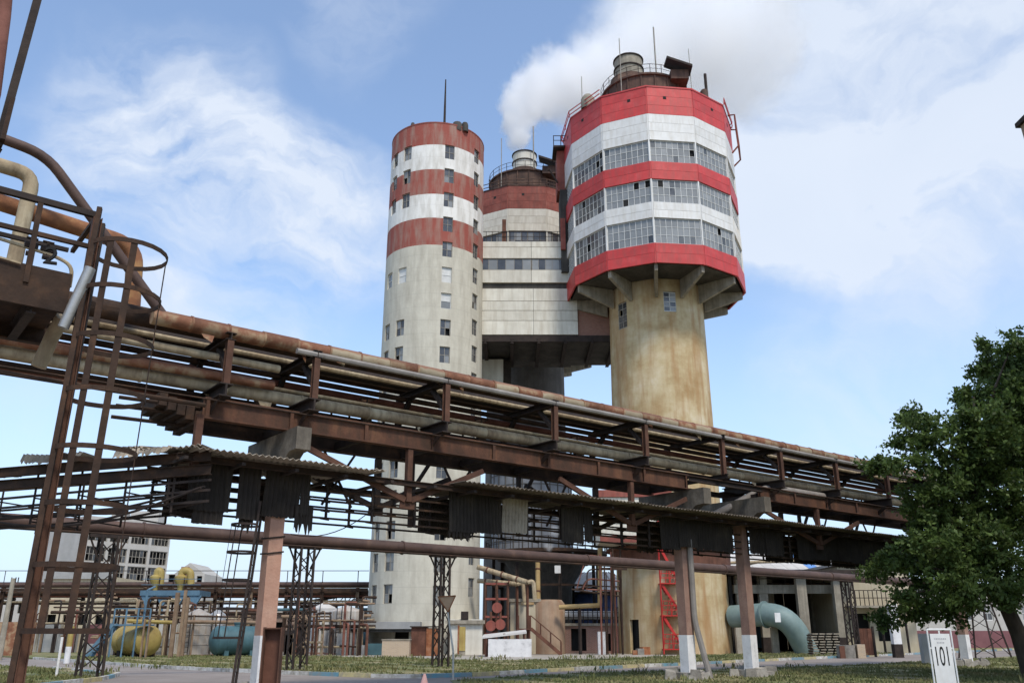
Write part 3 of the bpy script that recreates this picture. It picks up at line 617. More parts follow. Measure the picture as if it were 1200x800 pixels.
    for i in range(12):
        q = bpy.data.objects.new('vent_hole', vme); C.objects.link(q); q.parent = t; q.rotation_euler = (0, 0, (ang[i]+ang[i+1])/2+(.1 if i % 2 else -.02))
    return t, ang
#           z0 red/white, z1 win1 top, z2 win1 bot, z3 red bot, z4 win2 bot, z5 win3 top, z6 win3 bot, z7 bottom, z8 top
PZ = [32.5+(z-32.8)*.978 for z in (48.3, 45.45, 43.15, 41.3, 38.9, 37.3, 34.75, 32.8, 51.3)]
PTX, PTY = 13.93, 78.1
pt, pang = prill(PTX, PTY, rad(-8.5), 'ochre prilling tower with glazed twelve sided head in bright red and white panels', (red_new, white_new, white_stain, [glass_m, glass_shade, glass_dark, hole], frame_m, shaft_ochre, drum_rust), PZ, True)
MTX, MTY = 1.6, 97.0
mt, mang = prill(MTX, MTY, rad(-14), 'older soot stained prilling tower in brick red and dirty white behind the panelled gallery', (red_old, white_old, white_old, [glass_dark, glass_dark, glass_m], frame_old, shaft_grey, drum_rust), PZ, False)
# red bent railing brackets at the right edge of the new head
rb = MB(); a = rad(88)
q = lambda rr, z, a=a: (PTX+rr*sin(a), PTY-rr*cos(a), z)
for aa in (rad(64), rad(82)):
    rb.tube([q(8.5, 50.6, aa), q(9.15, 50.5, aa), q(9.3, 47.0, aa), q(8.6, 46.3, aa)], .09, 6)
rb.tube([q(9.3, 47.0, rad(64)), q(9.3, 47.0, rad(82))], .08, 6); rb.tube([q(9.15, 50.5, rad(64)), q(9.15, 50.5, rad(82))], .08, 6)
rb.build('side_bracket', red_old, pt)
# stair shaft on the left flank of the new head
sx = P(661, 250, 80).x
MB().box(sx-.45, sx+1.3, 78.6, 81.5, 35.5, 44.6).build('stair_shaft', blackish, pt)
MB().box(sx-.7, sx+1.2, 78.9, 81.5, 44.62, 49.3).build('stair_head', red_old, pt)
MB().box(sx-1.1, sx+.6, 78.2, 81, 49.35, 49.55).build('stair_platform', steel_dark, pt)
g = MB()
for x_ in (sx-1.05, sx-.3, sx+.5): g.beam((x_, 78.25, 49.55), (x_, 78.25, 50.7), .06, .06)
g.beam((sx-1.1, 78.25, 50.7), (sx+.6, 78.25, 50.7), .06, .06); g.beam((sx-1.1, 78.25, 50.15), (sx+.6, 78.25, 50.15), .05, .05)
g.tube([(sx-1.7, 78.6, 46.8), (sx-1.5, 78.6, 46.9), (sx-.7, 78.6, 45.4)], .1, 6)
g.build('stair_railing', steel_dark, pt)
MB().box(sx-.5, sx-.02, 78.3, 78.58, 37.8, 41.2).build('shaft_cladding', red_old, pt)
# foot of the new tower: rusty ring collar, white and red service room, red stairs
MB().lathe(PTX, PTY, [(4.86, 7.0), (5.15, 7.05), (5.2, 8.3), (5.6, 8.4), (5.6, 8.6), (4.86, 8.65)], 48).build('ring_collar', rust_brown, pt)
g = MB()
for i in range(36):
    a0, a1 = 2*PI*i/36, 2*PI*(i+1)/36; pp = lambda a, h: (PTX+5.5*sin(a), PTY-5.5*cos(a), 8.6+h)
    g.beam(pp(a0, 0), pp(a0, 1.05), .05, .05); g.beam(pp(a0, 1.05), pp(a1, 1.05), .05, .05); g.beam(pp(a0, .55), pp(a1, .55), .035, .035)
g.build('collar_railing', steel_dark, pt)
xa, xb = P(702, 620, 73).x, P(786, 620, 73).x
MB().box(xa, xb, 72.6, 77.5, 8.7, 12.4).build('service_room', white_old, pt)
MB().box(xa-.15, xb+.15, 72.45, 77.6, 12.42, 13.0).build('service_room_roof', red_old, pt)
MB().box(xa+.02, xb-.02, 72.45, 72.58, 8.7, 9.25).build('service_room_band', red_old, pt)
MB().box(xb-1.2, xb-.03, 72.44, 72.57, 9.3, 12.3).build('service_room_door', red_new, pt)
kk = WinKit(1.6, 1.3, 3, 2, frame_m, [glass_dark], .07)
for f in (.3, .55): kk.put(pt, (xa+(xb-xa)*f, 72.58, 10.9), 0)
st = thing('red_stairs', 'bright red zigzag steel stairs with cage against the ochre shaft', 'stairs', (P(788, 742, 73).x, 73.1, 0))
lv = [.45, 3.0, 5.5, 8.4]
x0, x1 = P(777, 742, 72.7).x, P(799, 742, 72.7).x
for i, z in enumerate(lv):
    MB().box(x0, x1, 72.7, 73.9, z-.08, z).build('landing', bright_red, st)
    r_ = MB()
    for x_ in (x0, (x0+x1)/2, x1): r_.beam((x_, 72.72, z), (x_, 72.72, z+1.1), .06, .06)
    for h in (.4, .75, 1.1): r_.beam((x0, 72.72, z+h), (x1, 72.72, z+h), .06, .06)
    if i < 3:
        for k in range(4): r_.beam((x0+.4*k, 72.72, z), (x0+.4*k+.2, 72.72, z+1.1), .04, .04)
    r_.build('railing', bright_red, st)
    if i:
        za = lv[i-1]; fl = MB()
        for yy in (72.85, 73.55):
            fl.beam((x1+.1, yy, za), (x0+.1, yy, z), .05, .2)
        for k in range(9):
            f = k/9; fl.beam((x1+.1-(x1-x0)*f, 72.85, za+(z-za)*f), (x1+.1-(x1-x0)*f, 73.55, za+(z-za)*f), .22, .04)
        fl.build('flight', bright_red, st)
for x_ in (x0, x1):
    for yy in (72.75, 73.85): MB().beam((x_, yy, 0), (x_, yy, 8.4), .09, .09).build('post', bright_red, st)
# --- the panelled gallery between the towers
ga = thing('panel_gallery', 'pale panelled two storey gallery hung between the striped tower and the red headed tower', 'building', (1.8, 84, 27.6))
X0, X1, XM = -3.2, 6.08, 1.95
MB().box(X0+.05, X1-.05, 79.25, 90, 33.9, 38.9).build('upper_core', blackish, ga); MB().box(X0+.05, 6.4, 79.25, 90, 29.1, 33.8).build('lower_core', blackish, ga)
for z0, z1 in ((38.35, 38.96), (37.12, 38.33), (34.5, 35.85)):
    for xa, xb in ((X0, XM), (XM, X1)): MB().box(xa+.015, xb-.015, 79.0, 79.24, z0+.015, z1-.015).build('panel', white_old, ga)
for z0, z1 in ((32.55, 33.86), (31.55, 32.53), (30.5, 31.53), (29.04, 30.48)):
    for xa, xb in ((X0, XM+.15), (XM+.15, 6.42)): MB().box(xa+.015, xb-.015, 79.0, 79.24, z0+.015, z1-.015).build('panel', white_old, ga)
for i in range(2):
    xa, xb = ((X0, XM), (XM, X1))[i]; k3 = WinKit(xb-xa-.05, 1.2, 6, 1, frame_old, [glass_m, glass_dark], .05); k3.put(ga, ((xa+xb)/2, 79.12, 36.48), 0)
MB().box(6.44, 10.5, 79.3, 86, 29.0, 33.0).build('brick_bay', brickmat('sooty_brickwork', (.24, .085, .06), (.33, .15, .105), (.20, .16, .13)), ga)
MB().box(6.44, 9.6, 79.0, 79.28, 33.02, 33.5).build('bay_beam', blackish, ga)
for i, x_ in enumerate((-2.6, 0, 2.6, 5.2, 7.8, 10.0)): MB().ibeam((x_, 79.0, 28.42), (x_, 87, 28.42), .35, .5, .08, .08).build('floor_beam', steel_dark, ga)
MB().box(X0, 10.6, 79.05, 79.4, 28.35, 28.98).build('edge_beam', steel_dark, ga); MB().box(X0, 10.5, 79.6, 88, 28.7, 28.98).build('floor_slab', blackish, ga)
MB().extrude([(-3.1, 84.6, 28.3), (-0.9, 84.6, 28.3), (-0.9, 84.6, 24.2), (-1.6, 84.6, 24.4), (-3.1, 84.6, 26.2)], (0, 2.6, 0)).build('conveyor_end', white_old, ga)
MB().box(-.88, -.1, 84.9, 86.8, 22, 28.3).build('duct', sheet_dark, ga)
g = MB()
for x_ in [X0+.6*i for i in range(16)]: g.beam((x_, 79.1, 38.96), (x_, 79.1, 40.1), .04, .04)
g.beam((X0, 79.1, 40.1), (X1, 79.1, 40.1), .05, .05); g.beam((X0, 79.1, 39.55), (X1, 79.1, 39.55), .04, .04); g.build('roof_railing', steel_dark, ga)
MB().box(-1.0, -.6, 79.15, 79.5, 38.97, 41.5).build('roof_ladder', rust_brown, ga)
#PART3
# ------------------------------------------------------------------ the pipe rack
def pier(s, label, shaftm, s2=None, z_top=6.7):
    p = RK(s, 0, 0)
    t = thing('concrete_pier', label, 'pier', p, 'concrete piers under the pipe rack')
    MB().obox(p+ZV*1.55, .2, .2, 4.75, DV, NV).build('column', shaftm, t)
    MB().obox(p+ZV*.1, .205, .205, 1.45, DV, NV).build('painted_base', whitewash, t)
    c = MB(); pts = []
    for w, z0, z1 in ((-1.9, 6.35, 6.82), (-1.2, 6.12, 6.82), (-.35, 5.8, 6.82), (.45, 5.8, 6.82), (1.05, 6.2, 6.82), (1.45, 6.22, 6.82)): pts.append((w, z0, z1))
    poly = [RK(s-.21, w, z1) for w, z0, z1 in pts]+[RK(s-.21, w, z0) for w, z0, z1 in reversed(pts)]
    c.extrude(poly, DV*.42).build('crosshead', cross_m, t)
    f = MB()
    rnd = random.Random(int(s*10))
    f.obox(p-ZV*.1, .45, .45, .36, DV, NV).build('footing', rubble_m, t)
    for k in range(16):
        a = rnd.uniform(0, 2*PI); r = rnd.uniform(.45, .85); q = p+Vector((r*cos(a), r*sin(a), -.05)); sz = rnd.uniform(.12, .26)
        MB().hexa([q+Vector((x*sz, y*sz, 0)) for x, y in ((-1, -.8), (.9, -1), (1, .9), (-.8, 1))], [q+Vector((x*sz*.8, y*sz*.7, sz*rnd.uniform(1.2, 2))) for x, y in ((-1, -.8), (.9, -1), (1, .9), (-.8, 1))]).build('rubble', rubble_m, t)
    return t
p1 = pier(9.55, 'pink painted concrete pier nearest the camera with a rusty steel box at its foot', concrete_pink)
p2 = pier(25.95, 'brown concrete pier with a grey pipe strapped to it beside the red stairs', concrete_brown)
p3 = pier(29.66, 'slim brown and white concrete pier in front of the pale cyan elbow duct', concrete_brown)
p4 = pier(47.3, 'brown and whitewashed concrete pier standing under the tree behind the number board', concrete_brown)
# pipe strapped to the second pier
top('strapped_pipe', MB().tube(bent([RK(26.1, .30, 5.0), RK(26.1, .30, 2.2), RK(26.12, .33, 1.9), RK(26.25, .75, .05)], .3), .11, 8), pipe_grey, 'grey drain pipe kicking out at the foot of the brown pier', 'pipe')
FS = [2.9, 7.35, 9.8, 14.14, 18.5, 22.85, 27.2, 31.0, 35.1, 39.4, 43.7, 48.0]
def span(s0, s1, label, frames, truss):
    t = thing('pipe_bridge', label, 'bridge', RK((s0+s1)/2, -.2, 6.8), 'rusty steel spans of the pipe rack')
    for w in (.7, -1.15): MB().ibeam(RK(s0, w, 7.1), RK(s1, w, 7.1), .24, .56, .035, .02).build('girder', girder_m if w > 0 else rust_dark, t)
    n = int((s1-s0)/2.2)
    for i in range(n+1):
        s = s0+.1+(s1-s0-.2)*i/n
        MB().beam(RK(s, .60, 6.98), RK(s, -1.05, 6.98), .12, .22).build('diaphragm', steel_dark, t)
        MB().beam(RK(s, .79, 6.86), RK(s, .79, 7.34), .012, .10, DV).build('stiffener', girder_m, t)
    for s in frames:
        MB().ibeam(RK(s, 1.32, 7.66), RK(s, 1.32, 8.82), .17, .17, .02, .02, NV).build('post', post_m, t)
        MB().ibeam(RK(s, -1.5, 7.66), RK(s, -1.5, 8.82), .17, .17, .02, .02, NV).build('post', steel_dark, t)
        MB().ibeam(RK(s, 1.42, 8.93), RK(s, -1.7, 8.93), .26, .2, .02, .02).build('top_beam', steel_dark, t)
        MB().ibeam(RK(s, 1.42, 7.49), RK(s, -1.7, 7.49), .34, .34, .03, .05).build('bottom_beam', steel_dark, t)
        for w0, w1 in ((1.22, .55), (-1.42, -.8)): MB().beam(RK(s, w0, 8.1), RK(s, w1, 8.8), .14, .12).build('knee_brace', steel_dark, t)
        MB().hexa([RK(s-.1, w, z) for w, z in ((1.4, 7.34), (1.0, 7.34), (.55, 6.95), (.75, 6.95))], [RK(s-.08, w, z) for w, z in ((1.4, 7.34), (1.0, 7.34), (.55, 6.95), (.75, 6.95))]).build('gusset', rust_dark, t)
        # railing of the walkway at the far side
    for a, b in zip(frames, frames[1:]):
        r_ = MB(); m = int((b-a)/.62)
        for i in range(1, m): r_.beam(RK(a+(b-a)*i/m, -1.35, 7.5), RK(a+(b-a)*i/m, -1.35, 8.35), .05, .05)
        for z in (7.95, 8.35): r_.beam(RK(a, -1.35, z), RK(b, -1.35, z), .045, .045)
        r_.build('walkway_railing', steel_dark, t)
        if b-a > 3:
            g = MB()
            for k in range(9): g.beam(RK(a+.15, -.55-.07*k, 7.56), RK(b-.15, -.55-.07*k, 7.56), .04, .03)
            g.build('walkway_grating', steel_dark, t)
        j = MB().beam(RK((a+b)/2+.4, -.4, 7.5), RK((a+b)/2+.4, -.4, 8.2), .16, .3); j.build('valve_body', steel_dark, t)
        MB().tube([RK((a+b)/2+.4, -.4, 8.15), RK((a+b)/2+.4, -.4, 8.45)], .03, 6).build('valve_stem', rust_dark, t)
        MB().lathe(RK((a+b)/2+.4, -.4, 0).x, RK((a+b)/2+.4, -.4, 0).y, [(.20, 8.4), (.24, 8.42), (.24, 8.45), (.20, 8.46), (.2, 8.4)], 10).build('handwheel', rust_dark, t)
    for sl_, sm, sr in truss:
        for w, m in ((.7, girder_m), (-1.15, steel_dark)):
            MB().beam(RK(sm, w, 6.8), RK(sm, w, 5.25), .17, .17, NV).build('hanger', post_m if w > 0 else steel_dark, t)
            MB().beam(RK(sm, w-.02, 5.05), RK(sm, w-.02, 5.45), .5, .03, NV).build('node_plate', post_m if w > 0 else steel_dark, t)
            if sl_: MB().beam(RK(sl_, w, 6.55), RK(sm-.1, w, 5.3), .10, .16).build('strut', post_m if w > 0 else steel_dark, t)
            if sr: MB().beam(RK(sr, w, 6.45), RK(sm+.1, w, 5.3), .10, .16).build('strut', post_m if w > 0 else steel_dark, t)
    for s in frames[1:-1]:
        MB().beam(RK(s+.9, -.95, 6.8), RK(s+.3, -.95, 5.9), .1, .1).build('strut', steel_dark, t)
        MB().beam(RK(s+.3, -1.0, 6.8), RK(s+.3, -1.0, 4.75), .13, .13).build('hanger', steel_dark, t)
        a, b = RK(s+1.6, -1.05, 5.2), RK(s+2.6, -1.05, 6.8); MB().beam(a, b, .06, .06).build('cross_brace', steel_dark, t)
        a, b = RK(s+2.6, -1.1, 5.2), RK(s+1.6, -1.1, 6.8); MB().beam(a, b, .06, .06).build('cross_brace', steel_dark, t)
    return t
b1 = span(7.05, 25.7, 'long rusty girder span carrying pipes from the pink pier to the brown piers', [7.35, 9.8, 14.14, 18.5, 22.85], [(9.7, 13.28, 16.0), (19.2, 22.62, 25.6)])
b2 = span(30.1, 47.1, 'farther rusty girder span that runs into the tree', [31.0, 35.1, 39.4, 43.7], [(30.0, 34.2, 37.5)])
# frames at the ends that stand on no girder: left end and the gap over the twin piers
for s, lb in ((.4, 'dark pipe support frame at the left end of the rack'), (27.2, 'dark pipe support frame above the gap between the brown piers')):
    t = thing('pipe_support', lb, 'frame', RK(s, -.2, 7.3))
    MB().ibeam(RK(s, 1.32, 7.45), RK(s, 1.32, 8.9), .17, .17, .02, .02, NV).build('post', post_m, t); MB().ibeam(RK(s, -1.5, 7.45), RK(s, -1.5, 8.9), .17, .17, .02, .02, NV).build('post', steel_dark, t)
    for z in (8.95, 7.4): MB().ibeam(RK(s, 1.5, z), RK(s, -1.7, z), .16, .17, .02, .02).build('beam', steel_dark, t)
    if s < 5:
        for w in (1.1, -1.3): MB().ibeam(RK(s, w, -.1), RK(s, w, 7.3), .2, .2, .02, .02, NV).build('leg', rust_dark, t)
    else:
        for w in (.9, -1.1): MB().ibeam(RK(25.6, w, 7.2), RK(30.1, w, 7.2), .16, .2, .02, .02).build('bearer', steel_dark, t)
# dark broken end plates under the left end of the girders
g = MB()
for k in range(5): g.beam(RK(7.0-.22*k, .65-.05*k, 6.85+.1*k), RK(7.0-.22*k, -1.1, 6.85+.1*k), .2, .34)
g.build('end_corbel', rust_dark, b1)
MB().beam(RK(6.98, .75, 6.9), RK(6.98, .75, 5.6), .18, .18, NV).build('end_post', post_m, b1)
# ---- the pipes: each one is a thing of its own
def pipe(path, r, m, label, n=10, joints=None, jm=None, group=None, name='pipe'):
    """joints: spacing of raised joint bands along a straight pipe"""
    if not joints: return top(name, MB().tube(path, r, n), m, label, 'pipe', group)
    p0, p1 = Vector(path[0]), Vector(path[-1]); L = (p1-p0).length; k = int(L/joints); t = thing(name, label, 'pipe', (p0+p1)/2-ZV*r, group)
    for i in range(k):
        a, b = p0+(p1-p0)*i/k, p0+(p1-p0)*(i+1)/k; dr = random.uniform(-.006, .01); sag = ZV*random.uniform(-.008, .008)
        mm = m if not isinstance(m, (list, tuple)) else random.choices(m, (.62, .38))[0]
        MB().tube([a+sag, b+sag], r+dr, n).build('cladding_sheet', mm, t)
        if r > .15 and random.random() < .35:
            c_ = a.lerp(b, random.uniform(.2, .8)); t_ = (p1-p0).normalized(); l_, h_ = random.uniform(.12, .4), random.uniform(.1, .3); f0 = c_-ZV*(r+.01)+NV*random.uniform(-.05, .1)
            MB().hexa([f0, f0+t_*l_, f0+t_*l_*.8-ZV*h_+NV*.06, f0+t_*l_*.15-ZV*h_*.6+NV*.08], [p_+NV*.006 for p_ in (f0, f0+t_*l_, f0+t_*l_*.8-ZV*h_+NV*.06, f0+t_*l_*.15-ZV*h_*.6+NV*.08)]).build('torn_flap', mm, t)
        MB().tube([b-(p1-p0).normalized()*.03, b+(p1-p0).normalized()*.03], r+.018, n).build('joint_band', jm or rust_dark, t)
    return t
pipe([RK(5.4, 1.08, 9.13), RK(50, 1.08, 9.2)], .20, [jacket_rust, jacket_beige], 'thick top pipe in patchy rust and beige sheet cladding along the rack edge', 14, .95, jacket_rust, name='clad_pipe')
pipe([RK(9.2, 1.33, 8.92), RK(50, 1.33, 9.0)], .085, pipe_grey, 'slim grey pipe running just below the patchy rust top pipe', 8)
pipe([RK(2, .5, 9.26), RK(50, .5, 9.3)], .26, rust_dark, 'thick dark pipe second from the rack edge on the upper tier', 12)
pipe([RK(2, -.75, 9.24), RK(50, -.75, 9.26)], .2, steel_dark, 'thick dark pipe third from the rack edge on the upper tier', 12)  # one dark steel tone all round
pipe([RK(2, -1.25, 9.2), RK(50, -1.25, 9.2)], .16, rust_dark, 'dark pipe in the middle of the upper tier', 10)
pipe([RK(2.5, -.35, 9.11), RK(50, -.35, 9.13)], .08, pipe_beige, 'thin beige pipe on the upper tier just above a sky gap', 8)
pipe([RK(2, -.95, 8.8), RK(50, -.95, 8.84)], .09, rust_dark, 'thin dark pipe just above the dull red pipe', 8)
pipe([RK(2, -1.15, 8.62), RK(50, -1.15, 8.68)], .11, pipe_red, 'dull red pipe at the far side of the rack', 8)
pipe([RK(2, -1.0, 8.18), RK(50, -1.0, 8.2)], .20, steel_dark, 'thick dark pipe under the dull red pipe', 10)
pipe([RK(-1, .1, 7.86), RK(27.5, .1, 7.86)], .18, pipe_beige, 'thick stained beige pipe along the lower tier above the girder', 14, 2.15, pipe_beige, name='clad_pipe')
pipe([RK(29.9, .1, 7.86), RK(50, .1, 7.86)], .18, pipe_beige, 'stained beige pipe along the lower tier of the farther span', 14, 2.15, pipe_beige, name='clad_pipe')
pipe([RK(27.4, .1, 7.86), RK(30.0, .1, 7.86)], .175, pipe_beige, 'short lagged pipe length bridging the gap above the twin brown piers', 12)
pipe(bent([RK(35.0, .62, 7.42), RK(30.9, .62, 7.42), RK(28.6, -.9, 6.05)], .5), .16, pipe_grey, 'grey pipe bending steeply down between the twin brown piers', 12)
pipe([RK(3, .12, 8.11), RK(50, .12, 8.11)], .05, pipe_beige, 'thin pale pipe riding on top of the beige lower pipe', 8)
pipe([RK(2, 1.28, 7.20), RK(50, 1.28, 7.24)], .02, rust_dark, 'very thin rusty line along the foot of the rack posts', 6)
pipe([RK(2, -.62, 7.74), RK(50, -.62, 7.74)], .10, rust_dark, 'dark pipe second from the edge on the lower tier', 8)
pipe([RK(2, -.9, 7.74), RK(50, -.9, 7.74)], .10, pipe_red, 'rusty red pipe in the middle of the lower tier', 8)
pipe([RK(-1, 1.3, 7.08), RK(7.0, 1.0, 7.1)], .06, rust_dark, 'thin rusty pipe below the beige pipe at the left end', 8)
pipe([RK(-1, .4, 8.05), RK(9, .4, 8.1)], .13, jacket_rust, 'short rust coloured pipe behind the cage ladder', 10)
pipe([RK(-1, .9, 8.45), RK(9, .7, 8.5)], .11, pipe_beige, 'short beige pipe behind the upper part of the cage ladder', 10)
pipe([RK(-1, -.6, 8.3), RK(9, -.6, 8.3)], .12, jacket_rust, 'short rusty pipe at the far side of the left end', 10)
for zz, ww, lb in ((7.15, .3, 'upper'), (6.98, .1, 'middle'), (6.75, -.2, 'lower')):
    pipe([RK(5.1, ww, zz), RK(7.1, ww, zz+.04)], .05, rust_dark, f'{lb} of three short rusty stubs left of the girder end', 6)
# risers at the left
pipe(bent([RK(-1.0, 1.1, 12.95), RK(2.45, 1.1, 12.62), RK(5.75, 1.1, 9.1)], .5), .125, pipe_brown, 'brown pipe slanting down from the upper left onto the rack', 12)
pipe(bent([RK(-2, .3, 11.75), RK(4.95, .3, 11.2), RK(5.1, .3, 9.2)], .55, 7), .21, pipe_orange, 'fat orange rusty pipe that elbows down behind the cage ladder', 14)
pipe(bent([RK(-1, 1.2, 12.05), RK(2.25, 1.2, 11.95), RK(2.2, 1.2, 8.5)], .35), .17, pipe_beige, 'beige pipe with an elbow standing behind the platform railing', 12)
pipe([RK(-1, 1.3, 8.5), RK(3.0, 1.3, 8.62)], .15, pipe_ochre, 'capped ochre pipe end poking from the left under the platform', 12)
# long brown pipe below the rack on lattice masts
LP = thing('long_pipe', 'long straight brown pipe crossing the whole yard at low height on lattice masts', 'pipe', RK(30, -14, 5.2))
for a in range(-14, 100, 12):
    MB().tube([RK(a, -14, 5.5), RK(a+12, -14, 5.5)], .285, 12).build('pipe_length', pipe_brown, LP)
    MB().tube([RK(a+11.96, -14, 5.5), RK(a+12.04, -14, 5.5)], .33, 12).build('weld_band', pipe_brown, LP)
MB().tube([RK(-14, -13.72, 5.24), RK(106, -13.72, 5.24)], .05, 6).build('side_line', rust_dark, LP)
def lattice(base, h, wb, wt, label, m=steel_dark, group='lattice masts', panels=8, headw=None):
    t = thing('lattice_mast', label, 'mast', base, group); base = Vector(base)
    c = [(-1, -1), (1, -1), (1, 1), (-1, 1)]
    at = lambda k, z: base+DV*(c[k % 4][0]*(wb+(wt-wb)*z/h)/2)+NV*(c[k % 4][1]*(wb+(wt-wb)*z/h)/2)+ZV*z
    for k in range(4): MB().beam(at(k, 0), at(k, h), .09, .09).build('leg', m, t)
    for k in range(4):
        for i in range(panels):
            z0, z1 = .2+(h-.3)*i/panels, .2+(h-.3)*(i+1)/panels
            MB().beam(at(k+(i % 2), z0), at(k+1-(i % 2), z1), .04, .04).build('lacing', m, t)
    hw = headw or wt*1.2
    for s_ in (-1, 1):
        MB().beam(base+DV*(hw*s_)+ZV*h, base+DV*(wt*.5*s_)+ZV*(h-.9), .06, .06).build('bracket', m, t)
    MB().beam(base-DV*hw+ZV*h, base+DV*hw+ZV*h, .24, .12).build('cap_beam', m, t)
    return t
lattice(RK(17.0, -14, .1), 5.12, .62, .62, 'dark lattice mast right of the pink pier', headw=.75)
lattice(RK(24.35, -14, .1), 5.12, .55, .5, 'dark lattice mast in front of the striped tower door beside the road sign', headw=.75)
lattice(RK(8.7, -13.7, .05), 5.1, .75, .55, 'dark lattice mast seen through the cage ladder', headw=.7)
lattice(RK(60, -14, .1), 5.12, .6, .6, 'dark lattice mast near the buildings on the right', headw=.7)
# ---- the cable gallery hung under the rack
cg = thing('cable_gallery', 'corrugated cable gallery hung below the pipe rack with many missing sheets', 'gallery', RK(25, .1, 4.5))
def roof_run(s0, s1, lift, m=None):
    m = m or asbestos
    s = s0
    while s < s1-.2:
        l = min(1.05, s1-s); z = 5.9+lift+random.uniform(-.015, .02)
        MB().corr(RK(s, 1.55, z), DV, -NV+ZV*.02, l+.06, 1.75, .17, .03, .01).build('roof_sheet', m, cg)
        MB().corr(RK(s, -.15, z+.05+.02), DV, -NV+ZV*.02, l+.06, 1.85, .17, .03, .01).build('roof_sheet', m, cg)
        s += 1.0
roof_run(6.7, 12.0, 0); roof_run(14.7, 49, .0, asbestos_dark)
for w, h in ((.86, .16), (-1.6, .2)):
    MB().ibeam(RK(6.5, w, 5.76), RK(49, w, 5.76), .12, h, .02, .015).build('edge_beam', rust_dark, cg)
for s in [6.6+1.45*i for i in range(30)]:
    for w in (.2, -1.2):
        MB().beam(RK(s, w, 5.66), RK(s, w, 4.62), .06, .06).build('tray_post', steel_dark, cg)
    MB().beam(RK(s, 1.3, 5.68), RK(s, -1.6, 5.68), .1, .08).build('purlin', steel_dark, cg)
    for z in (5.38, 5.1, 4.84, 4.62):
        for w in (.1, -1.2): MB().beam(RK(s+.04, w-.3, z+.06), RK(s+.04, w+.2, z-.03), .04, .035).build('tray_arm', steel_dark, cg)
rnd = random.Random(5)
for w in (.12, -1.15):
    for z in (5.42, 5.14, 4.88, 4.66):
        if rnd.random() < .12: continue
        s0 = 6.6; 
        MB().beam(RK(s0, w, z), RK(49, w, z-.02), .04, .055).build('tray_rail', rust_dark if w > 0 else steel_dark, cg)
def hang(s0, s1, zt, zb, w=.36, rag=.05, m=sheet_dark, lean=0):
    s = s0
    while s < s1-.15:
        l = min(1.02, s1-s); a = random.uniform(-.03, .03); zb_ = zb+random.uniform(-.06, .08)
        MB().corr(RK(s, w+a, zt), DV+NV*random.uniform(-.03, .03), -ZV+NV*(lean+random.uniform(-.07, .05))+DV*random.uniform(-.05, .05), l, zt-zb_, .13, .022, .006, ragged=rag*random.choice((1, 1, 3))).build('side_sheet', m, cg); s += 1.0
for s0, s1, zb in ((6.98, 8.15, 4.5), (8.3, 8.9, 4.42), (9.06, 10.35, 4.52), (14.95, 17.05, 4.52), (19.56, 20.9, 4.52), (24.4, 28.65, 4.6), (29.75, 32.0, 4.6), (33.0, 41.5, 4.62), (41.6, 48.5, 4.6)):
    hang(s0, s1, 5.85, zb)
hang(7.2, 8.0, 4.95, 4.15, .33, .02); hang(8.45, 8.85, 4.9, 4.1, .33, .3)
hang(9.95, 10.5, 4.9, 4.05, .33, .4); hang(17.05, 18.1, 5.8, 4.62, .34, .05, asbestos)
hang(7.0, 8.1, 5.8, 4.55, -1.4); hang(9.2, 10.3, 5.8, 4.6, -1.4); hang(15.0, 17.0, 5.8, 4.6, -1.4); hang(25.0, 28.2, 5.8, 4.6, -1.4); hang(33.2, 49, 5.8, 4.6, -1.4)
hang(14.95, 15.9, 4.6, 4.2, .34, .3)
# the branch that leaves the corner to the far left
BA = rad(-71); EV = Vector((sin(BA), cos(BA), 0)); FV = Vector((-EV.y, EV.x, 0)); FV = FV if FV.y > 0 else -FV
B0 = RK(7.0, 1.2, 0)
def BR(t, f, z): return B0+EV*t+FV*f+ZV*z
cb = thing('cable_gallery', 'branch of the cable gallery running off to the left with broken pale roof sheets', 'gallery', BR(8, 1, 4.4))
for f, z in ((.1, 5.78), (1.9, 5.78), (.15, 5.45)): MB().ibeam(BR(-.2, f, z), BR(24, f, z-.12), .12, .26, .02, .015).build('edge_beam', rust_dark, cb)
rnd = random.Random(4); tt = -.2
for k in range(13):
    l = rnd.uniform(.75, 1.05); tilt = rnd.uniform(-.10, .16)
    if k not in (3, 6, 7, 10): MB().corr(BR(tt, -.25+rnd.uniform(-.12, .08), 6.02+rnd.uniform(-.05, .06)), EV+ZV*rnd.uniform(-.06, .06), FV+ZV*tilt, l, rnd.uniform(1.2, 2.1), .17, .034, .012, ragged=.35).build('roof_sheet', asbestos, cb)
    if k in (1, 2, 4, 5, 9): MB().corr(BR(tt, -.3, 6.02), EV+ZV*rnd.uniform(-.12, .12), -FV*.35-ZV, l, rnd.uniform(.18, .34), .17, .034, .012, ragged=.14).build('broken_sheet', asbestos, cb)
    tt += .93
for f in (.2, 1.8):
    for z, dz in ((5.2, -.1), (4.95, -.1), (4.68, -.1)):
        MB().beam(BR(-.2, f, z), BR(8, f, z-.28-dz), .04, .06).build('tray_rail', steel_dark, cb); MB().beam(BR(8, f, z-.28-dz), BR(24, f, z-.5-dz), .04, .06).build('tray_rail', steel_dark, cb)
for i in range(16):
    for f in (.2, 1.8): MB().beam(BR(.9+1.5*i, f, 5.7), BR(.9+1.5*i, f, 4.45-.04*min(i, 5)), .05, .05).build('tray_post', steel_dark, cb)
    for z in (5.12, 4.8, 4.5): MB().beam(BR(.9+1.5*i, .2, z-.1), BR(.9+1.5*i, 1.8, z-.1), .035, .035).build('tray_arm', steel_dark, cb)
for f in (.2, 1.8): MB().beam(BR(17, f, 0), BR(17, f, 5.6), .22, .22).build('leg', rust_dark, cb)
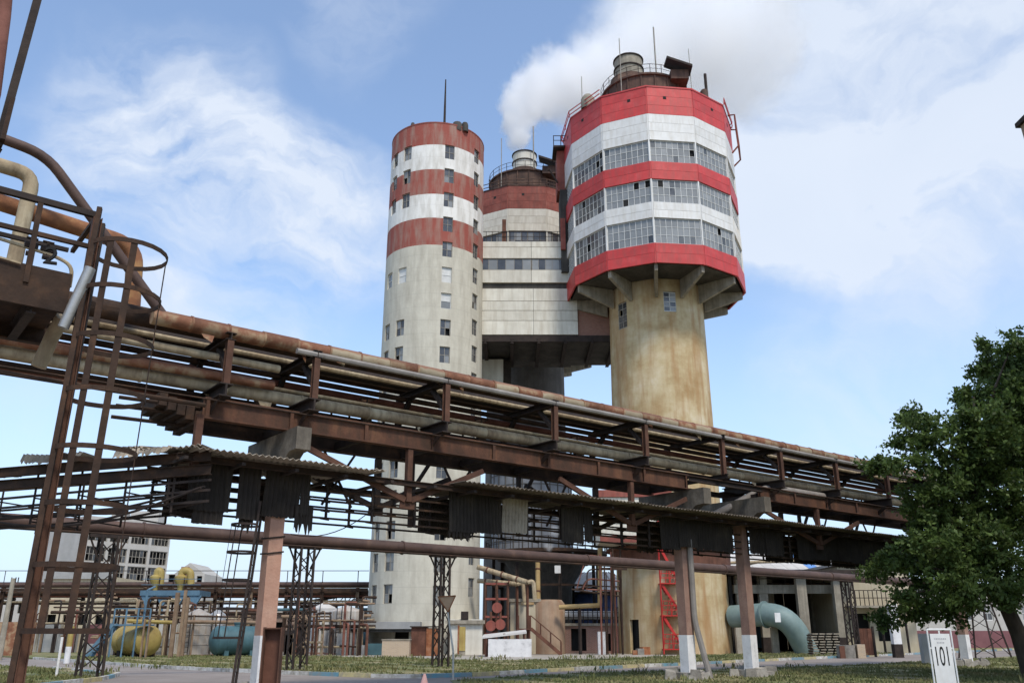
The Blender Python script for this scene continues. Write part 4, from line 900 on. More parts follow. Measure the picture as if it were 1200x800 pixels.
for k, (f, za, zb, lb) in enumerate(((.25, 5.05, 4.62, 'uppermost slack cable looping out of the left branch'), (.1, 5.0, 4.35, 'middle slack cable looping out of the left branch'), (.4, 4.72, 4.4, 'lowest slack cable looping out of the left branch'))):
    pts = [BR(9*t, f, za-.25*t-(za-zb)*math.sin(PI*min(1, t*1.1))) for t in [i/14 for i in range(15)]]
    top('cable', MB().tube(pts, .032, 6), steel_dark, lb, 'cable')
top('cable', MB().tube([RK(9.9, .32, 4.05+.5*(t-.4)**2-.0)+DV*(2.6*t)+ZV*(.9*t*t) for t in [i/10 for i in range(11)]], .014, 5), steel_dark, 'thin wire swinging from the pink pier to the gallery trays', 'cable')
for z, lb in ((4.02, 'upper wire band tied round the pink pier'), (3.62, 'lower wire band tied round the pink pier')):
    c_ = RK(9.55, 0, z); top('wire_band', MB().tube([c_+DV*a+NV*b+ZV*k for a, b, k in ((-.225, -.225, 0), (.225, -.225, .03), (.225, .225, .05), (-.225, .225, -.02), (-.225, -.225, 0))], .022, 5), steel_dark, lb, 'wire')
# ---- caged ladders
def cage_ladder(name, label, base, topp, side, stile_sep, r, hoops, strips, m, sm=None, group='ladders with safety cages', rung=.32):
    """base/topp: ladder centre line; side: horizontal direction in which the cage stands out"""
    t = thing(name, label, 'ladder', base, group); base, topp = Vector(base), Vector(topp); ax = topp-base; side = Vector(side).normalized(); crs = ZV.cross(side)
    on = lambda z: base+ax*((z-base.z)/ax.z)
    for s_, mm in ((-1, m), (1, sm or m)): MB().beam(base+crs*(s_*stile_sep/2), topp+crs*(s_*stile_sep/2), .075, .055, side).build('stile', mm, t)
    k = int(ax.z/rung); me = None
    for i in range(1, k):
        p = base+ax*(i/k); MB().tube([p-crs*(stile_sep/2+.02), p+crs*(stile_sep/2+.02)], .013, 6).build('rung', m, t)
    def loop(z):
        c = on(z)+side*(r*.82); o = []
        a0 = math.acos(.82)*0+math.asin(min(1, stile_sep/2/r)); 
        for i in range(19):
            a = PI-a0-(2*PI-2*a0)*i/18; o.append(c+side*(r*cos(a))+crs*(r*sin(a)))
        return [on(z)+crs*(stile_sep/2)]+o+[on(z)-crs*(stile_sep/2)]
    for z in hoops:
        L = loop(z); g = MB()
        for a, b in zip(L, L[1:]): g.beam(a, b, .012, .055)
        g.build('hoop', m, t)
    for a, w in strips:
        f = lambda z: on(z)+side*(r*.82)+side*((r-.012)*cos(a))+crs*((r-.012)*sin(a))
        MB().beam(f(hoops[0]), f(hoops[-1]), w, .012, side*cos(a)+crs*sin(a)).build('cage_strip', m, t)
    return t
FY = 9.5
zq = lambda x, y: P(x, y, FY)
lb0, lt0 = P(27, 742, FY), P(112, 290, FY)
ax = (lt0-lb0)/(lt0.z-lb0.z); lbase = lb0-ax*(lb0.z-.03); ltop = lb0+ax*(P(0, 262, FY).z-lb0.z+.1)
hz = [zq(60, y).z for y in (739, 663, 592, 528, 462, 400, 345, 293)]
cage_ladder('caged_ladder', 'rust brown caged ladder in the left foreground climbing to the platform', lbase, ltop, (.94, .34, 0), .46, .45, hz, [(-1.35, .075), (-1.95, .075), (.2, .02)], rust_dark, steel_dark)
cage_ladder('caged_ladder', 'thin dark caged ladder leaning behind the pink pier', RK(8.75, .2, .05), RK(9.0, .35, 4.9), (-.9, -.1, 0), .42, .38, [1.5, 2.2, 2.9, 3.6, 4.3], [(-1.1, .03), (1.0, .03), (.1, .02)], steel_dark)
cage_ladder('caged_ladder', 'caged ladder with thin hoops at the far left edge of the yard', RK(1.2, 0, .05), RK(1.3, .1, 8.0), (.95, .2, 0), .42, .36, [5.6, 6.3, 7.0, 7.7], [(0, .02), (1.2, .02)], steel_dark)
# ---- the foreground platform
PF = ltop-ZV*ltop.z
pl = thing('platform', 'rusty steel platform with railings at the top of the near caged ladder', 'platform', PF)
cn = PF                                        # near right corner in plan
dl, dn = -DV, -NV
zd = P(80, 350, FY).z; zr = P(120, 258, FY).z
tl = Vector((-.03, -.02, 0))
c1 = cn+Vector((.02, -.12, 0))
def pp(a, b, z): return c1+dl*a+dn*b+ZV*z
def pbox(a0, a1, b0, b1, z0, z1): return MB().hexa([pp(a0, b0, z0), pp(a1, b0, z0), pp(a1, b1, z0), pp(a0, b1, z0)], [pp(a0, b0, z1), pp(a1, b0, z1), pp(a1, b1, z1), pp(a0, b1, z1)])
pbox(.16, 6.5, 0, .04, zd-.26, zd+.22).build('edge_plate', rust_dark, pl)
pbox(.16, 6.5, .05, 1.3, zd-.1, zd-.04).build('deck', rust_dark, pl)
for a in (.5, 1.6, 2.7): MB().ibeam(pp(a, .06, zd-.22), pp(a, 1.3, zd-.22), .1, .2, .015, .012).build('joist', steel_dark, pl)
MB().ibeam(pp(.1, 1.32, zd-.15), pp(6.5, 1.32, zd-.15), .1, .3, .02, .015).build('back_beam', rust_dark, pl)
MB().beam(pp(0, 0, zr), pp(6.5, 0, zr), .06, .07).build('top_rail', steel_dark, pl)
MB().beam(pp(0, 0, zr-.42), pp(6.5, 0, zr-.42), .05, .05).build('mid_rail', rust_dark, pl); MB().beam(pp(.05, 1.3, zr), pp(6.5, 1.3, zr), .05, .05).build('back_rail', steel_dark, pl)
MB().beam(pp(0, 1.3, zr), pp(0, 0, zr), .05, .05).build('end_rail', rust_dark, pl)
for a in (.62, 1.5, 2.4): MB().beam(pp(a, 0, zd), pp(a, 0, zr-.03), .055, .055).build('rail_post', rust_dark, pl)
for a in (.45, 2.2): MB().beam(pp(a, 1.3, zd), pp(a, 1.3, zr-.03), .05, .05).build('rail_post', steel_dark, pl)
MB().ibeam(pp(0, 0, -.05), pp(0, 0, zr-.04), .1, .1, .012, .012, DV).build('corner_leg', post_m, pl)
for b_, a in ((1.25, 6.3), (0.0, 6.3)): MB().ibeam(pp(a, b_, -.05), pp(a, b_, zd-.1), .14, .14, .015, .012, DV).build('leg', rust_dark, pl)
MB().beam(pp(.7, -.03, zd+.2), pp(1.6, -.03, zd+.28), .015, .02).build('bent_wire', pipe_beige, pl)
# things on the platform
q0, q1 = P(106, 314, FY-.25), P(74, 384, FY-.25)
top('flood_tube', MB().tube([q1, q0], .062, 14), galv, 'bare shiny grey metal tube slanting across the platform corner', 'tube')
top('drain_tube', MB().tube([P(45, 430, FY+.3), P(62, 392, FY+.3), P(74, 372, FY+.2)], .085, 12), pipe_beige, 'dark olive tube hanging below the shiny grey tube', 'tube')
vl = thing('valve_line', 'thin pale pipe with small valves along the platform railing', 'pipe', pp(.6, .12, zr-.55))
MB().tube(bent([pp(2.2, .1, zr-.50), pp(1.2, .1, zr-.52), pp(.35, .1, zr-.60), pp(.16, .08, zr-.68), pp(.16, .06, zr-.95)], .12), .022, 8).build('line', pipe_beige, vl)
for a in (.62, .45, 1.25, 1.45):
    g = MB(); c_ = pp(a, .1, zr-.54); g.tube([c_-DV*.07, c_+DV*.07], .045, 8); g.tube([c_-ZV*.10, c_+ZV*.10], .02, 6); g.tube([c_+ZV*.09-DV*.06, c_+ZV*.09+DV*.06], .016, 6); g.tube([c_-ZV*.1-DV*.04, c_-ZV*.1+DV*.04], .03, 6); g.build('valve', steel_dark, vl)
def letters(txt, size, mtl, depth=.01, font_bold=False):
    cu = bpy.data.curves.new('t', 'FONT'); cu.body = txt; cu.size = size; cu.extrude = depth; cu.offset = .0
    o = bpy.data.objects.new('t', cu); C.objects.link(o); dg = bpy.context.evaluated_depsgraph_get(); me = bpy.data.meshes.new_from_object(o.evaluated_get(dg)); bpy.data.objects.remove(o)
    me.materials.clear(); me.materials.append(mtl); return me
me = letters('2', .30, ink, .02); o = bpy.data.objects.new('number_plate', me); C.objects.link(o); o.location = P(49, 308, 8.75); o.rotation_euler = (PI/2, 0, PI/2-AZ-rad(18)); o.scale = (1.05, .95, 1)
tag(o, 'black cut out number 2 hanging on the platform railing', 'number')
# leaning strut and rusty pipe end that enter at the top left corner
s_ = thing('inclined_strut', 'dark inclined steel strut in the top left corner', 'strut', P(3, 160, 8.6))
MB().beam(P(-3, 172, 8.6), P(56, -45, 8.6), .085, .12, NV).build('bar', steel_dark, s_); MB().beam(P(14, 118, 8.55), P(2, 166, 8.55), .05, .16, NV).build('bracket', rust_dark, s_)
MB().beam(P(-3, 172, 8.6), pp(1.3, .05, zr), .08, .08).build('foot', steel_dark, s_)
top('riser_pipe', MB().tube([P(-60, 345, 9.4), P(-34, 210, 9.4), P(-8, 110, 9.5), P(4, 20, 9.6), P(14, -90, 9.6)], .09, 10), pipe_red, 'red brown riser pipe cut by the top left edge of the picture', 'pipe')
# rusty steel box at the foot of the pink pier
bx = thing('steel_box', 'tall open rusty brown steel box beside the foot of the pink pier', 'box', P(322, 800, 20.5)-ZV*P(322, 800, 20.5).z)
xa, xb = P(311, 740, 20.5).x, P(333, 740, 20.5).x; zt = P(320, 735, 20.5).z
MB().box(xa, xb, 20.5, 20.53, 0, zt).build('back_plate', rust_brown, bx)
for x_ in (xa, xb-.03): MB().box(x_, x_+.03, 20.3, 20.49, 0, zt+.01).build('side_flange', post_m, bx)
MB().box(xa+.031, xb-.031, 20.32, 20.49, zt-.03, zt).build('cap', post_m, bx)
#PART4
# ------------------------------------------------------------------ buildings and plant behind the rack, left side
def flat_wall(mb, p0, p1, z0, z1, ops=(), depth=.3):
    p0, p1 = Vector((p0[0], p0[1], 0)), Vector((p1[0], p1[1], 0)); L = (p1-p0).length; t = (p1-p0)/L; nin = -(t.cross(ZV))
    U = sorted(set([0, round(L, 4)]+[round(x, 4) for o in ops for x in o[:2]])); Z = sorted(set([z0, z1]+[round(x, 4) for o in ops for x in o[2:]]))
    pt = lambda u, z, d=0: p0+t*u+nin*d+ZV*z
    for u0, u1 in zip(U, U[1:]):
        for a, b in zip(Z, Z[1:]):
            if any(o[0] <= u0+1e-4 and u1 <= o[1]+1e-4 and o[2] <= a+1e-4 and b <= o[3]+1e-4 for o in ops): continue
            mb.quad(pt(u0, a), pt(u1, a), pt(u1, b), pt(u0, b))
    for u0, u1, a, b in ops:
        for e, f in (((u0, a), (u1, a)), ((u1, a), (u1, b)), ((u1, b), (u0, b)), ((u0, b), (u0, a))): mb.quad(pt(*e), pt(*f), pt(*f, depth), pt(*e, depth))
    return mb
def block(parent, name, m, A, B, depth, z0, z1, ops=(), inner=True):
    """a walled volume: front A>B with openings, going back by depth"""
    A, B = Vector((A[0], A[1], 0)), Vector((B[0], B[1], 0)); t = (B-A).normalized(); nb = -(t.cross(ZV))*depth
    w = flat_wall(MB(), A, B, z0, z1, ops); flat_wall(w, B, B+nb, z0, z1); flat_wall(w, B+nb, A+nb, z0, z1); flat_wall(w, A+nb, A, z0, z1)
    w.quad(A+ZV*z1, B+ZV*z1, B+nb+ZV*z1, A+nb+ZV*z1); o = w.build(name, m, parent)
    if ops and inner:
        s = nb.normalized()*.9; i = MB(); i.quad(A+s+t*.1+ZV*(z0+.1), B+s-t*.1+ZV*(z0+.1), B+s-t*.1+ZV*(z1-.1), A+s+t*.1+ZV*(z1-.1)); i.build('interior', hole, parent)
    return o
wb = thing('white_building', 'abandoned white five storey building with broken ribbon windows far left', 'building', P(130, 742, 150)-ZV*P(130, 742, 150).z)
A, B, Cc = P(82, 742, 140), P(186, 742, 152), P(60, 742, 152)
L = (Vector((B.x-A.x, B.y-A.y))).length
zrow = [P(130, y, 146).z for y in (672, 652, 629)]; ztop = P(130, 609, 146).z
ops = []
for j, z in enumerate(zrow):
    for i in range(4):
        if j == 0 and i == 0: continue
        ops.append((L*(.035+.245*i), L*(.035+.245*i+.215), z-1.05, z+1.25))
AB = Vector((B.x-A.x, B.y-A.y, 0)).normalized()
block(wb, 'wall', white_bld, A, B, 14, 0, ztop, ops)
flat_wall(MB(), Cc, A, 0, ztop-.3).build('side_wall', grey_bld, wb)
ang_b = math.atan2(AB.y, AB.x)
kb = WinKit(L*.215, 2.3, 5, 2, frame_old, [glass_dark, hole, hole], .12)
for u0, u1, z0, z1 in ops: kb.put(wb, Vector((A.x, A.y, 0))+AB*((u0+u1)/2)+AB.cross(ZV)*-.2+ZV*((z0+z1)/2), ang_b, .45)
for x, y, w in ((172, 606, 2.5), (140, 606, 1.0)):
    q = P(x, y, 156); MB().box(q.x-w, q.x+w, 155, 158, ztop-.1, q.z+1).build('roof_hut', white_bld, wb)
for k in range(5):
    q = P(61, 622+14*k, 151); MB().box(q.x-2.2, q.x, 150.5, 152, q.z, q.z+.15).build('balcony_slab', steel_dark, wb); MB().box(q.x-2.2, q.x-2.1, 150.5, 152, q.z+.15, q.z+1).build('balcony_rail', steel_dark, wb)
lo = thing('low_block', 'lower beige block with a grey parapet in front of the white building', 'building', P(90, 742, 120)-ZV*P(90, 742, 120).z)
a, b = P(50, 690, 120), P(135, 690, 120); block(lo, 'wall', beige_bld, a, b, 10, 0, P(90, 676, 120).z, [((b.x-a.x)*f, (b.x-a.x)*f+1.2, 2, 4) for f in (.12, .34, .56, .78)])
MB().box(a.x-.3, b.x, 119.6, 119.95, P(90, 678, 120).z, P(90, 665, 120).z).build('parapet', grey_bld, lo)
lf = thing('low_house', 'small grey house with chimney pipes at the far left horizon', 'building', P(22, 742, 160)-ZV*P(22, 742, 160).z)
a, b = P(4, 690, 160), P(50, 690, 160); block(lf, 'wall', white_bld, a, b, 10, 0, P(20, 682, 160).z, [((b.x-a.x)*f, (b.x-a.x)*f+1.3, 5, 7) for f in (.15, .45, .75)])
for x in (14, 19, 22): q = P(x, 676, 161); MB().tube([(q.x, q.y, 5), q], .1, 6).build('vent_pipe', steel_dark, lf)
ru = thing('ruined_building', 'roofless pale ruin with gaping dark openings beside the white building', 'building', P(205, 742, 130)-ZV*P(205, 742, 130).z)
a, b = P(181, 700, 130), P(237, 700, 130); z1 = P(200, 672, 130).z; Lr = b.x-a.x; zl = P(200, 694, 130).z
block(ru, 'wall', white_bld, a, b, 8, 0, z1, [(Lr*.06, Lr*.16, zl, z1-.3), (Lr*.24, Lr*.38, zl, z1-.1), (Lr*.56, Lr*.66, zl, z1-.2), (Lr*.72, Lr*.79, zl, z1-.3), (Lr*.84, Lr*.95, zl, z1-.3)])
MB().extrude([(a.x+Lr*.35, 130, z1), (b.x-.1, 130, z1), (a.x+Lr*.66, 130, P(215, 659, 130).z)], (0, 7.9, 0)).build('gable', white_bld, ru)
MB().box(a.x+Lr*.5, a.x+Lr*.66, 129.7, 130.3, z1-.4, z1+1.0).build('broken_pier', brick_red, ru)
# far pipe rack
fr_ = thing('far_pipe_rack', 'long low pipe rack stretching across the yard on the left', 'pipe rack', P(200, 742, 86)-ZV*P(200, 742, 86).z)
x0, x1 = P(-90, 700, 86).x, P(432, 700, 86).x
for y, dz, r, m in ((86, 6.0, .22, pipe_brown), (86.6, 5.95, .16, pipe_beige), (87.2, 6.1, .25, rust_dark), (86, 5.2, .2, rust_dark), (86.6, 5.0, .12, pipe_red), (87.2, 5.15, .25, steel_dark), (86.1, 4.45, .09, pipe_beige), (86.9, 4.3, .09, rust_dark)):
    MB().tube([(x0, y, dz), (x1, y, dz+random.uniform(-.1, .1))], r, 8).build('pipe', m, fr_)
for i in range(13):
    x = x0+(x1-x0)*(i+.3)/12.6
    for y in (85.6, 87.6): MB().ibeam((x, y, 0), (x, y, 5.8), .28, .28, .04, .03, Vector((1, 0, 0))).build('post', tan_p if i % 3 == 0 else rust_dark, fr_)
    for z in (5.65, 4.75): MB().beam((x, 85.3, z), (x, 87.9, z), .18, .16).build('cross_beam', rust_dark, fr_)
    MB().beam((x, 85.4, 6.2), (x, 85.4, 7.3), .06, .06).build('rail_post', steel_dark, fr_)
MB().beam((x0, 85.4, 7.3), (x1, 85.4, 7.3), .06, .06).build('handrail', steel_dark, fr_); MB().beam((x0, 85.45, 5.55), (x1, 85.45, 5.55), .1, .3).build('edge_beam', rust_dark, fr_)
tr = thing('inclined_truss', 'sloping open truss walkway rising from the far rack to the striped tower', 'truss', P(390, 742, 88)-ZV*P(390, 742, 88).z)
q = [P(352, 706, 88), P(436, 692, 88)]; q2 = [P(352, 711, 88), P(436, 706, 88)]
for a, b in (q, q2): MB().beam(a, b, .2, .25).build('chord', rust_dark, tr)
for i in range(9):
    f = i/8; g_ = (i+1)/8; a, b = q[0].lerp(q[1], f), q2[0].lerp(q2[1], f); MB().beam(a, b, .08, .08).build('vertical', steel_dark, tr)
    if i < 8: MB().beam(b, q[0].lerp(q[1], g_), .07, .07).build('diagonal', steel_dark, tr)
for i in (0, 4): a = q2[0].lerp(q2[1], i/8); MB().beam(a, (a.x, a.y, 0), .2, .2).build('leg', rust_dark, tr)
# tanks
def htank(name, label, c, ax, r, L, m, cat='tank', legm=None):
    c = Vector(c); ax = Vector(ax).normalized(); t = thing(name, label, cat, (c.x, c.y, 0)); s = []
    prof = [(-L/2-.45*r, .02), (-L/2-.40*r, .45), (-L/2-.25*r, .78), (-L/2, 1), (L/2, 1), (L/2+.25*r, .78), (L/2+.40*r, .45), (L/2+.45*r, .02)]
    MB().tube([c+ax*a for a, k in prof], r, 20, True, [r*k for a, k in prof]).build('vessel', m, t)
    for f in (-.3, .0, .3): MB().tube([c+ax*(L*f-.04), c+ax*(L*f+.04)], r*1.02, 20).build('hoop', m, t)
    for f in (-.3, .3):
        MB().obox(Vector((c.x, c.y, 0))+ax*(L*f), .15, r*.75, c.z-r*.6, ax).build('saddle', legm or rust_dark, t)
    MB().lathe(c.x, c.y, [(.3*r, c.z+r*.9), (.3*r, c.z+r*1.18), (.36*r, c.z+r*1.18), (.36*r, c.z+r*1.26), (.01, c.z+r*1.27)], 14).build('manhole', m, t)
    return t
htank('storage_tank', 'yellow horizontal tank under the blue platform at the left', P(160, 750, 63), (.80, -.55, 0), .98, 2.9, yellow_p, legm=steel_dark)
htank('storage_tank', 'dark teal horizontal tank right of the silver tanks', P(278, 750, 65), (.8, .55, 0), .98, 3.0, teal_p, legm=teal_p)
def vtank(label, px, Y, r, ztop, m, group='silver upright tanks'):
    q = P(px, 742, Y); t = thing('upright_tank', label, 'tank', (q.x, q.y, 0), group)
    MB().lathe(q.x, q.y, [(r, .15), (r, ztop), (.9*r, ztop+.1), (.01, ztop+.5)], 28).build('shell', m, t)
    for k in range(1, 4): z = .15+(ztop-.15)*k/4; MB().lathe(q.x, q.y, [(r, z-.03), (r+.03, z-.03), (r+.03, z+.03), (r, z+.03)], 28).build('seam', m, t)
    MB().lathe(q.x, q.y, [(r+.2, 0), (r+.2, .15), (.01, .15)], 28).build('plinth', brick_red, t)
    g = MB()
    for dx in (-.2, .2): g.beam((q.x+dx-.3, q.y-r-.15, .1), (q.x+dx-.3, q.y-r-.15, ztop+.8), .05, .05)
    for k in range(int(ztop/.35)): g.beam((q.x-.5, q.y-r-.15, .3+.35*k), (q.x-.1, q.y-r-.15, .3+.35*k), .03, .03)
    g.build('ladder', steel_dark, t); return t
vtank('wide silver upright tank with rusty streaks behind the tan posts', 230, 68, 1.0, 2.9, silver_p); vtank('narrow silver upright tank beside the dark teal tank', 253, 69, .62, 2.9, galv)
vtank('grey upright tank seen between the pink pier and the lattice mast', 405, 74, 1.4, 3.3, silver_p); vtank('pale upright tank behind the lattice mast', 378, 76, 1.0, 3.6, pale_roof)
htank('storage_tank', 'dark grey horizontal tank in the shade left of the striped tower', P(425, 752, 80), (1, .2, 0), 1.0, 3.4, teal_p)
bs = thing('blue_stairs', 'blue steel access platform with stairs over the yellow tank', 'platform', P(150, 742, 61.5)-ZV*P(150, 742, 61.5).z)
a, b = P(136, 731, 61.5), P(178, 729, 61.5)
MB().box(a.x, b.x, 61, 62, a.z-.1, a.z).build('deck', blue_p, bs)
for f in (0, .33, .66, 1): MB().beam((a.x+(b.x-a.x)*f, 61.05, 0), (a.x+(b.x-a.x)*f, 61.05, a.z+1), .09, .09).build('post', blue_p, bs)
for h in (.5, 1.0): MB().beam((a.x, 61.05, a.z+h), (b.x, 61.05, a.z+h), .06, .06).build('rail', blue_p, bs)
for yy in (61.0, 61.8): MB().beam((a.x, yy, a.z), (a.x-1.6, yy, 0), .07, .25).build('stringer', blue_p, bs)
for k in range(8): f = (k+.5)/8; MB().beam((a.x-1.6*f, 61.02, a.z*(1-f)), (a.x-1.6*f, 61.78, a.z*(1-f)), .2, .04).build('tread', blue_p, bs)
MB().tube([(b.x-.5, 61.3, a.z), (b.x-.5, 61.3, a.z+2.2), (b.x-.5, 62.5, a.z+2.5)], .08, 8).build('blue_pipe', blue_p, bs)
bb = thing('blue_deck', 'bright blue steel deck on the far rack carrying the yellow cyclones', 'platform', P(203, 742, 82)-ZV*P(203, 742, 82).z)
a, b = P(167, 697, 82), P(237, 692, 82)
MB().box(a.x, b.x, 81.4, 84.4, a.z-.05, a.z+.4).build('deck', blue_p, bb)
for f in (.12, .38, .64, .92):
    MB().beam((a.x+(b.x-a.x)*f, 81.7, 0), (a.x+(b.x-a.x)*f, 81.7, a.z), .16, .16).build('leg', blue_p if f in (.38, .92) else tan_p, bb); MB().beam((a.x+(b.x-a.x)*f, 84.1, 0), (a.x+(b.x-a.x)*f, 84.1, a.z), .16, .16).build('leg', rust_dark, bb)
    MB().hexa([(a.x+(b.x-a.x)*f-.12, 81.5, a.z-.9), (a.x+(b.x-a.x)*f+.12, 81.5, a.z-.9), (a.x+(b.x-a.x)*f+.12, 81.8, a.z-.9), (a.x+(b.x-a.x)*f-.12, 81.8, a.z-.9)], [(a.x+(b.x-a.x)*f-.6, 81.5, a.z-.06), (a.x+(b.x-a.x)*f+.6, 81.5, a.z-.06), (a.x+(b.x-a.x)*f+.6, 81.8, a.z-.06), (a.x+(b.x-a.x)*f-.6, 81.8, a.z-.06)]).build('haunch', blue_p, bb)
for h in (.9, 1.4): MB().beam((a.x, 81.45, a.z+h), (b.x, 81.45, a.z+h), .05, .05).build('rail', blue_p, bb)
for px, lb in ((182, 'left yellow cyclone on the blue deck'), (211, 'right yellow cyclone with a bent duct on the blue deck')):
    q = P(px, 690, 83); t = thing('cyclone', lb, 'cyclone', (q.x, q.y, a.z+.4), 'yellow cyclones')
    MB().lathe(q.x, q.y, [(.22, a.z+.4), (.25, a.z+.8), (.6, a.z+1.3), (.6, a.z+1.7), (.35, a.z+1.85), (.01, a.z+1.85)], 18).build('body', yellow_p, t)
    e = bent([(q.x, q.y, a.z+1.7), (q.x, q.y, a.z+2.25), (q.x+(.8 if px > 200 else .35), q.y, a.z+2.2), (q.x+(.95 if px > 200 else .4), q.y, a.z+1.0)], .4)
    MB().tube(e, .34, 10).build('duct', yellow_p, t)
    for dx in (-.5, .5): MB().beam((q.x+dx, q.y-.5, a.z+.4), (q.x+dx, q.y-.5, a.z+1.6), .08, .08).build('leg', rust_dark, t)
# posts, pipes and clutter on the left
for px, Y, w, zt, m, lb in ((203, 60, .12, 4.2, tan_p, 'tan rusted post in front of the silver tanks'), (212, 61, .09, 4.4, tan_p, 'thin rust orange post right of the yellow tank'), (216, 63, .1, 4.0, tan_p, 'thin rusty post behind the tan posts'), (168, 58, .05, 2.5, tan_p, 'left slim tan pole in front of the yellow tank'), (174, 58, .05, 2.5, tan_p, 'right slim tan pole in front of the yellow tank')):
    q = P(px, 742, Y); top('post', MB().box(q.x-w, q.x+w, q.y-w, q.y+w, .08, zt), m, lb, 'post', 'posts by the tanks')
q = P(4, 742, 58); top('concrete_pole', MB().tube([(q.x, q.y, 0), (q.x, q.y, 5.0)], .16, 10, rr=[.19, .13]), concrete, 'weathered concrete pole at the far left edge', 'pole')
q = P(83, 742, 52); pw = thing('guide_post', 'short post painted yellow above and white below near the road', 'post', (q.x, q.y, 0))
MB().tube([(q.x, q.y, 0), (q.x, q.y, .9)], .16, 10).build('white_base', whitewash, pw); MB().tube([(q.x, q.y, .9), (q.x, q.y, 2.0)], .155, 10).build('yellow_top', yellow_p, pw)
q0, q1 = P(66, 791, 35), P(73, 746, 35.2); top('stake', MB().tube([q0-ZV*.1, q1], .05, 8), whitewash, 'slim leaning white stake on the near left lawn', 'stake')
q = P(10, 742, 66); top('kiosk', MB().box(q.x-1.2, q.x+.9, q.y, q.y+2, 0, 2.4), jacket_rust, 'rusty orange and white metal kiosk at the far left edge', 'kiosk')
fw = thing('yard_wall', 'low light concrete slab wall behind the left lawns', 'wall', P(90, 742, 78)-ZV*P(90, 742, 78).z)
xs = P(-10, 742, 78).x
for k in range(10):
    MB().box(xs+2.0*k+.03, xs+2.0*k+1.97, 78, 78.14, 0, 2.3+.05*(k % 3)).build('slab', [white_bld, grey_bld, beige_bld, maroon][[0, 0, 1, 2, 3, 1, 0, 0, 1, 0][k]], fw); MB().box(xs+2.0*k-.1, xs+2.0*k+.1, 77.9, 78.2, 0, 2.45).build('post', concrete, fw)
for k, (xa, xb, y, Y, m, lb) in enumerate(((150, 205, 727, 64, yellow_p, 'yellow pipe run above the yellow tank'), (120, 240, 722, 70, pipe_beige, 'pale pipe run above the tanks at the left'), (60, 300, 717, 74, rust_dark, 'dark pipe run low under the far rack'), (215, 320, 728, 66, tan_p, 'tan pipe run over the teal tank'), (330, 435, 722, 76, tan_p, 'tan pipe run right of the pink pier'), (335, 440, 733, 72, rust_dark, 'dark pipe run at the foot of the lattice mast'), (320, 440, 714, 80, teal_p, 'teal pipe run under the far rack'))):
    a, b = P(xa, y, Y), P(xb, y+random.uniform(-2, 2), Y); t = thing('pipe_run', lb, 'pipe', ((a.x+b.x)/2, Y, 0))
    MB().tube([a, b], .13, 8).build('pipe', m, t); MB().tube([a+ZV*.4+Vector((0, .3, 0)), b+ZV*.35+Vector((0, .3, 0))], .07, 6).build('pipe', rust_dark, t)
    for i in range(4): f = (i+.4)/4; p = a.lerp(b, f); MB().beam((p.x, p.y+.3, 0), (p.x, p.y+.3, p.z+.5), .12, .12).build('prop', tan_p if k % 2 else rust_dark, t)
lowb = thing('pump_house', 'long dark low pump house in the shade behind the far rack', 'building', P(330, 742, 92)-ZV*P(330, 742, 92).z)
a, b = P(190, 742, 92), P(445, 742, 92); Lb = b.x-a.x
block(lowb, 'wall', brickmat('dull_brickwork', (.20, .12, .09), (.28, .18, .14), (.3, .27, .24)), a, b, 8, 0, 3.6, [(Lb*f, Lb*f+1.8, .8, 2.7) for f in (.06, .2, .34, .48, .62, .74, .86)])
MB().box(a.x-.3, b.x+.3, 91.6, 100.5, 3.62, 3.9).build('roof', pale_roof, lowb)
rnd = random.Random(33)
for nm_, lb, xa, xb, Y, n in (('pipe_tangle', 'tangle of thin pipes and risers behind the yellow tank', 95, 200, 66, 16), ('pipe_tangle', 'tangle of thin rusty pipes behind the silver tanks', 205, 300, 71, 16), ('pipe_tangle', 'tangle of dark pipes and supports between the lattice mast and the striped tower', 335, 440, 70, 22), ('pipe_tangle', 'sparse pipework in front of the beige block at the far left', 14, 90, 76, 10)):
    g = thing(nm_, lb, 'pipes', P((xa+xb)/2, 742, Y)-ZV*P((xa+xb)/2, 742, Y).z)
    for k in range(n):
        x_ = P(rnd.uniform(xa, xb), 742, Y).x; yy = Y+rnd.uniform(-1.5, 1.5); zt = rnd.uniform(1.5, 4.4); m = rnd.choice([rust_dark, rust_brown, tan_p, pipe_beige, steel_dark, pipe_red])
        MB().tube(bent([(x_, yy, 0), (x_, yy, zt), (x_+rnd.uniform(-1.5, 1.5), yy+rnd.uniform(.2, 1), zt)], .25), rnd.uniform(.04, .11), 7).build('riser', m, g)
    for k in range(n//2):
        za = rnd.uniform(.6, 4.2); x0_, x1_ = sorted((P(rnd.uniform(xa, xb), 742, Y).x, P(rnd.uniform(xa, xb), 742, Y).x)); yy = Y+rnd.uniform(-1, 1.5)
        MB().tube([(x0_, yy, za), (x1_, yy, za+rnd.uniform(-.1, .1))], rnd.uniform(.04, .10), 7).build('branch', rnd.choice([rust_dark, pipe_beige, tan_p, rust_brown]), g)
    for k in range(n//4):
        x_ = P(rnd.uniform(xa, xb), 742, Y).x; w_ = rnd.uniform(.3, .8); MB().box(x_-w_, x_+w_, Y+1.6, Y+2.4, 0, rnd.uniform(.7, 1.9)).build('equipment_box', rnd.choice([rust_brown, grey_bld, steel_dark, teal_p]), g)
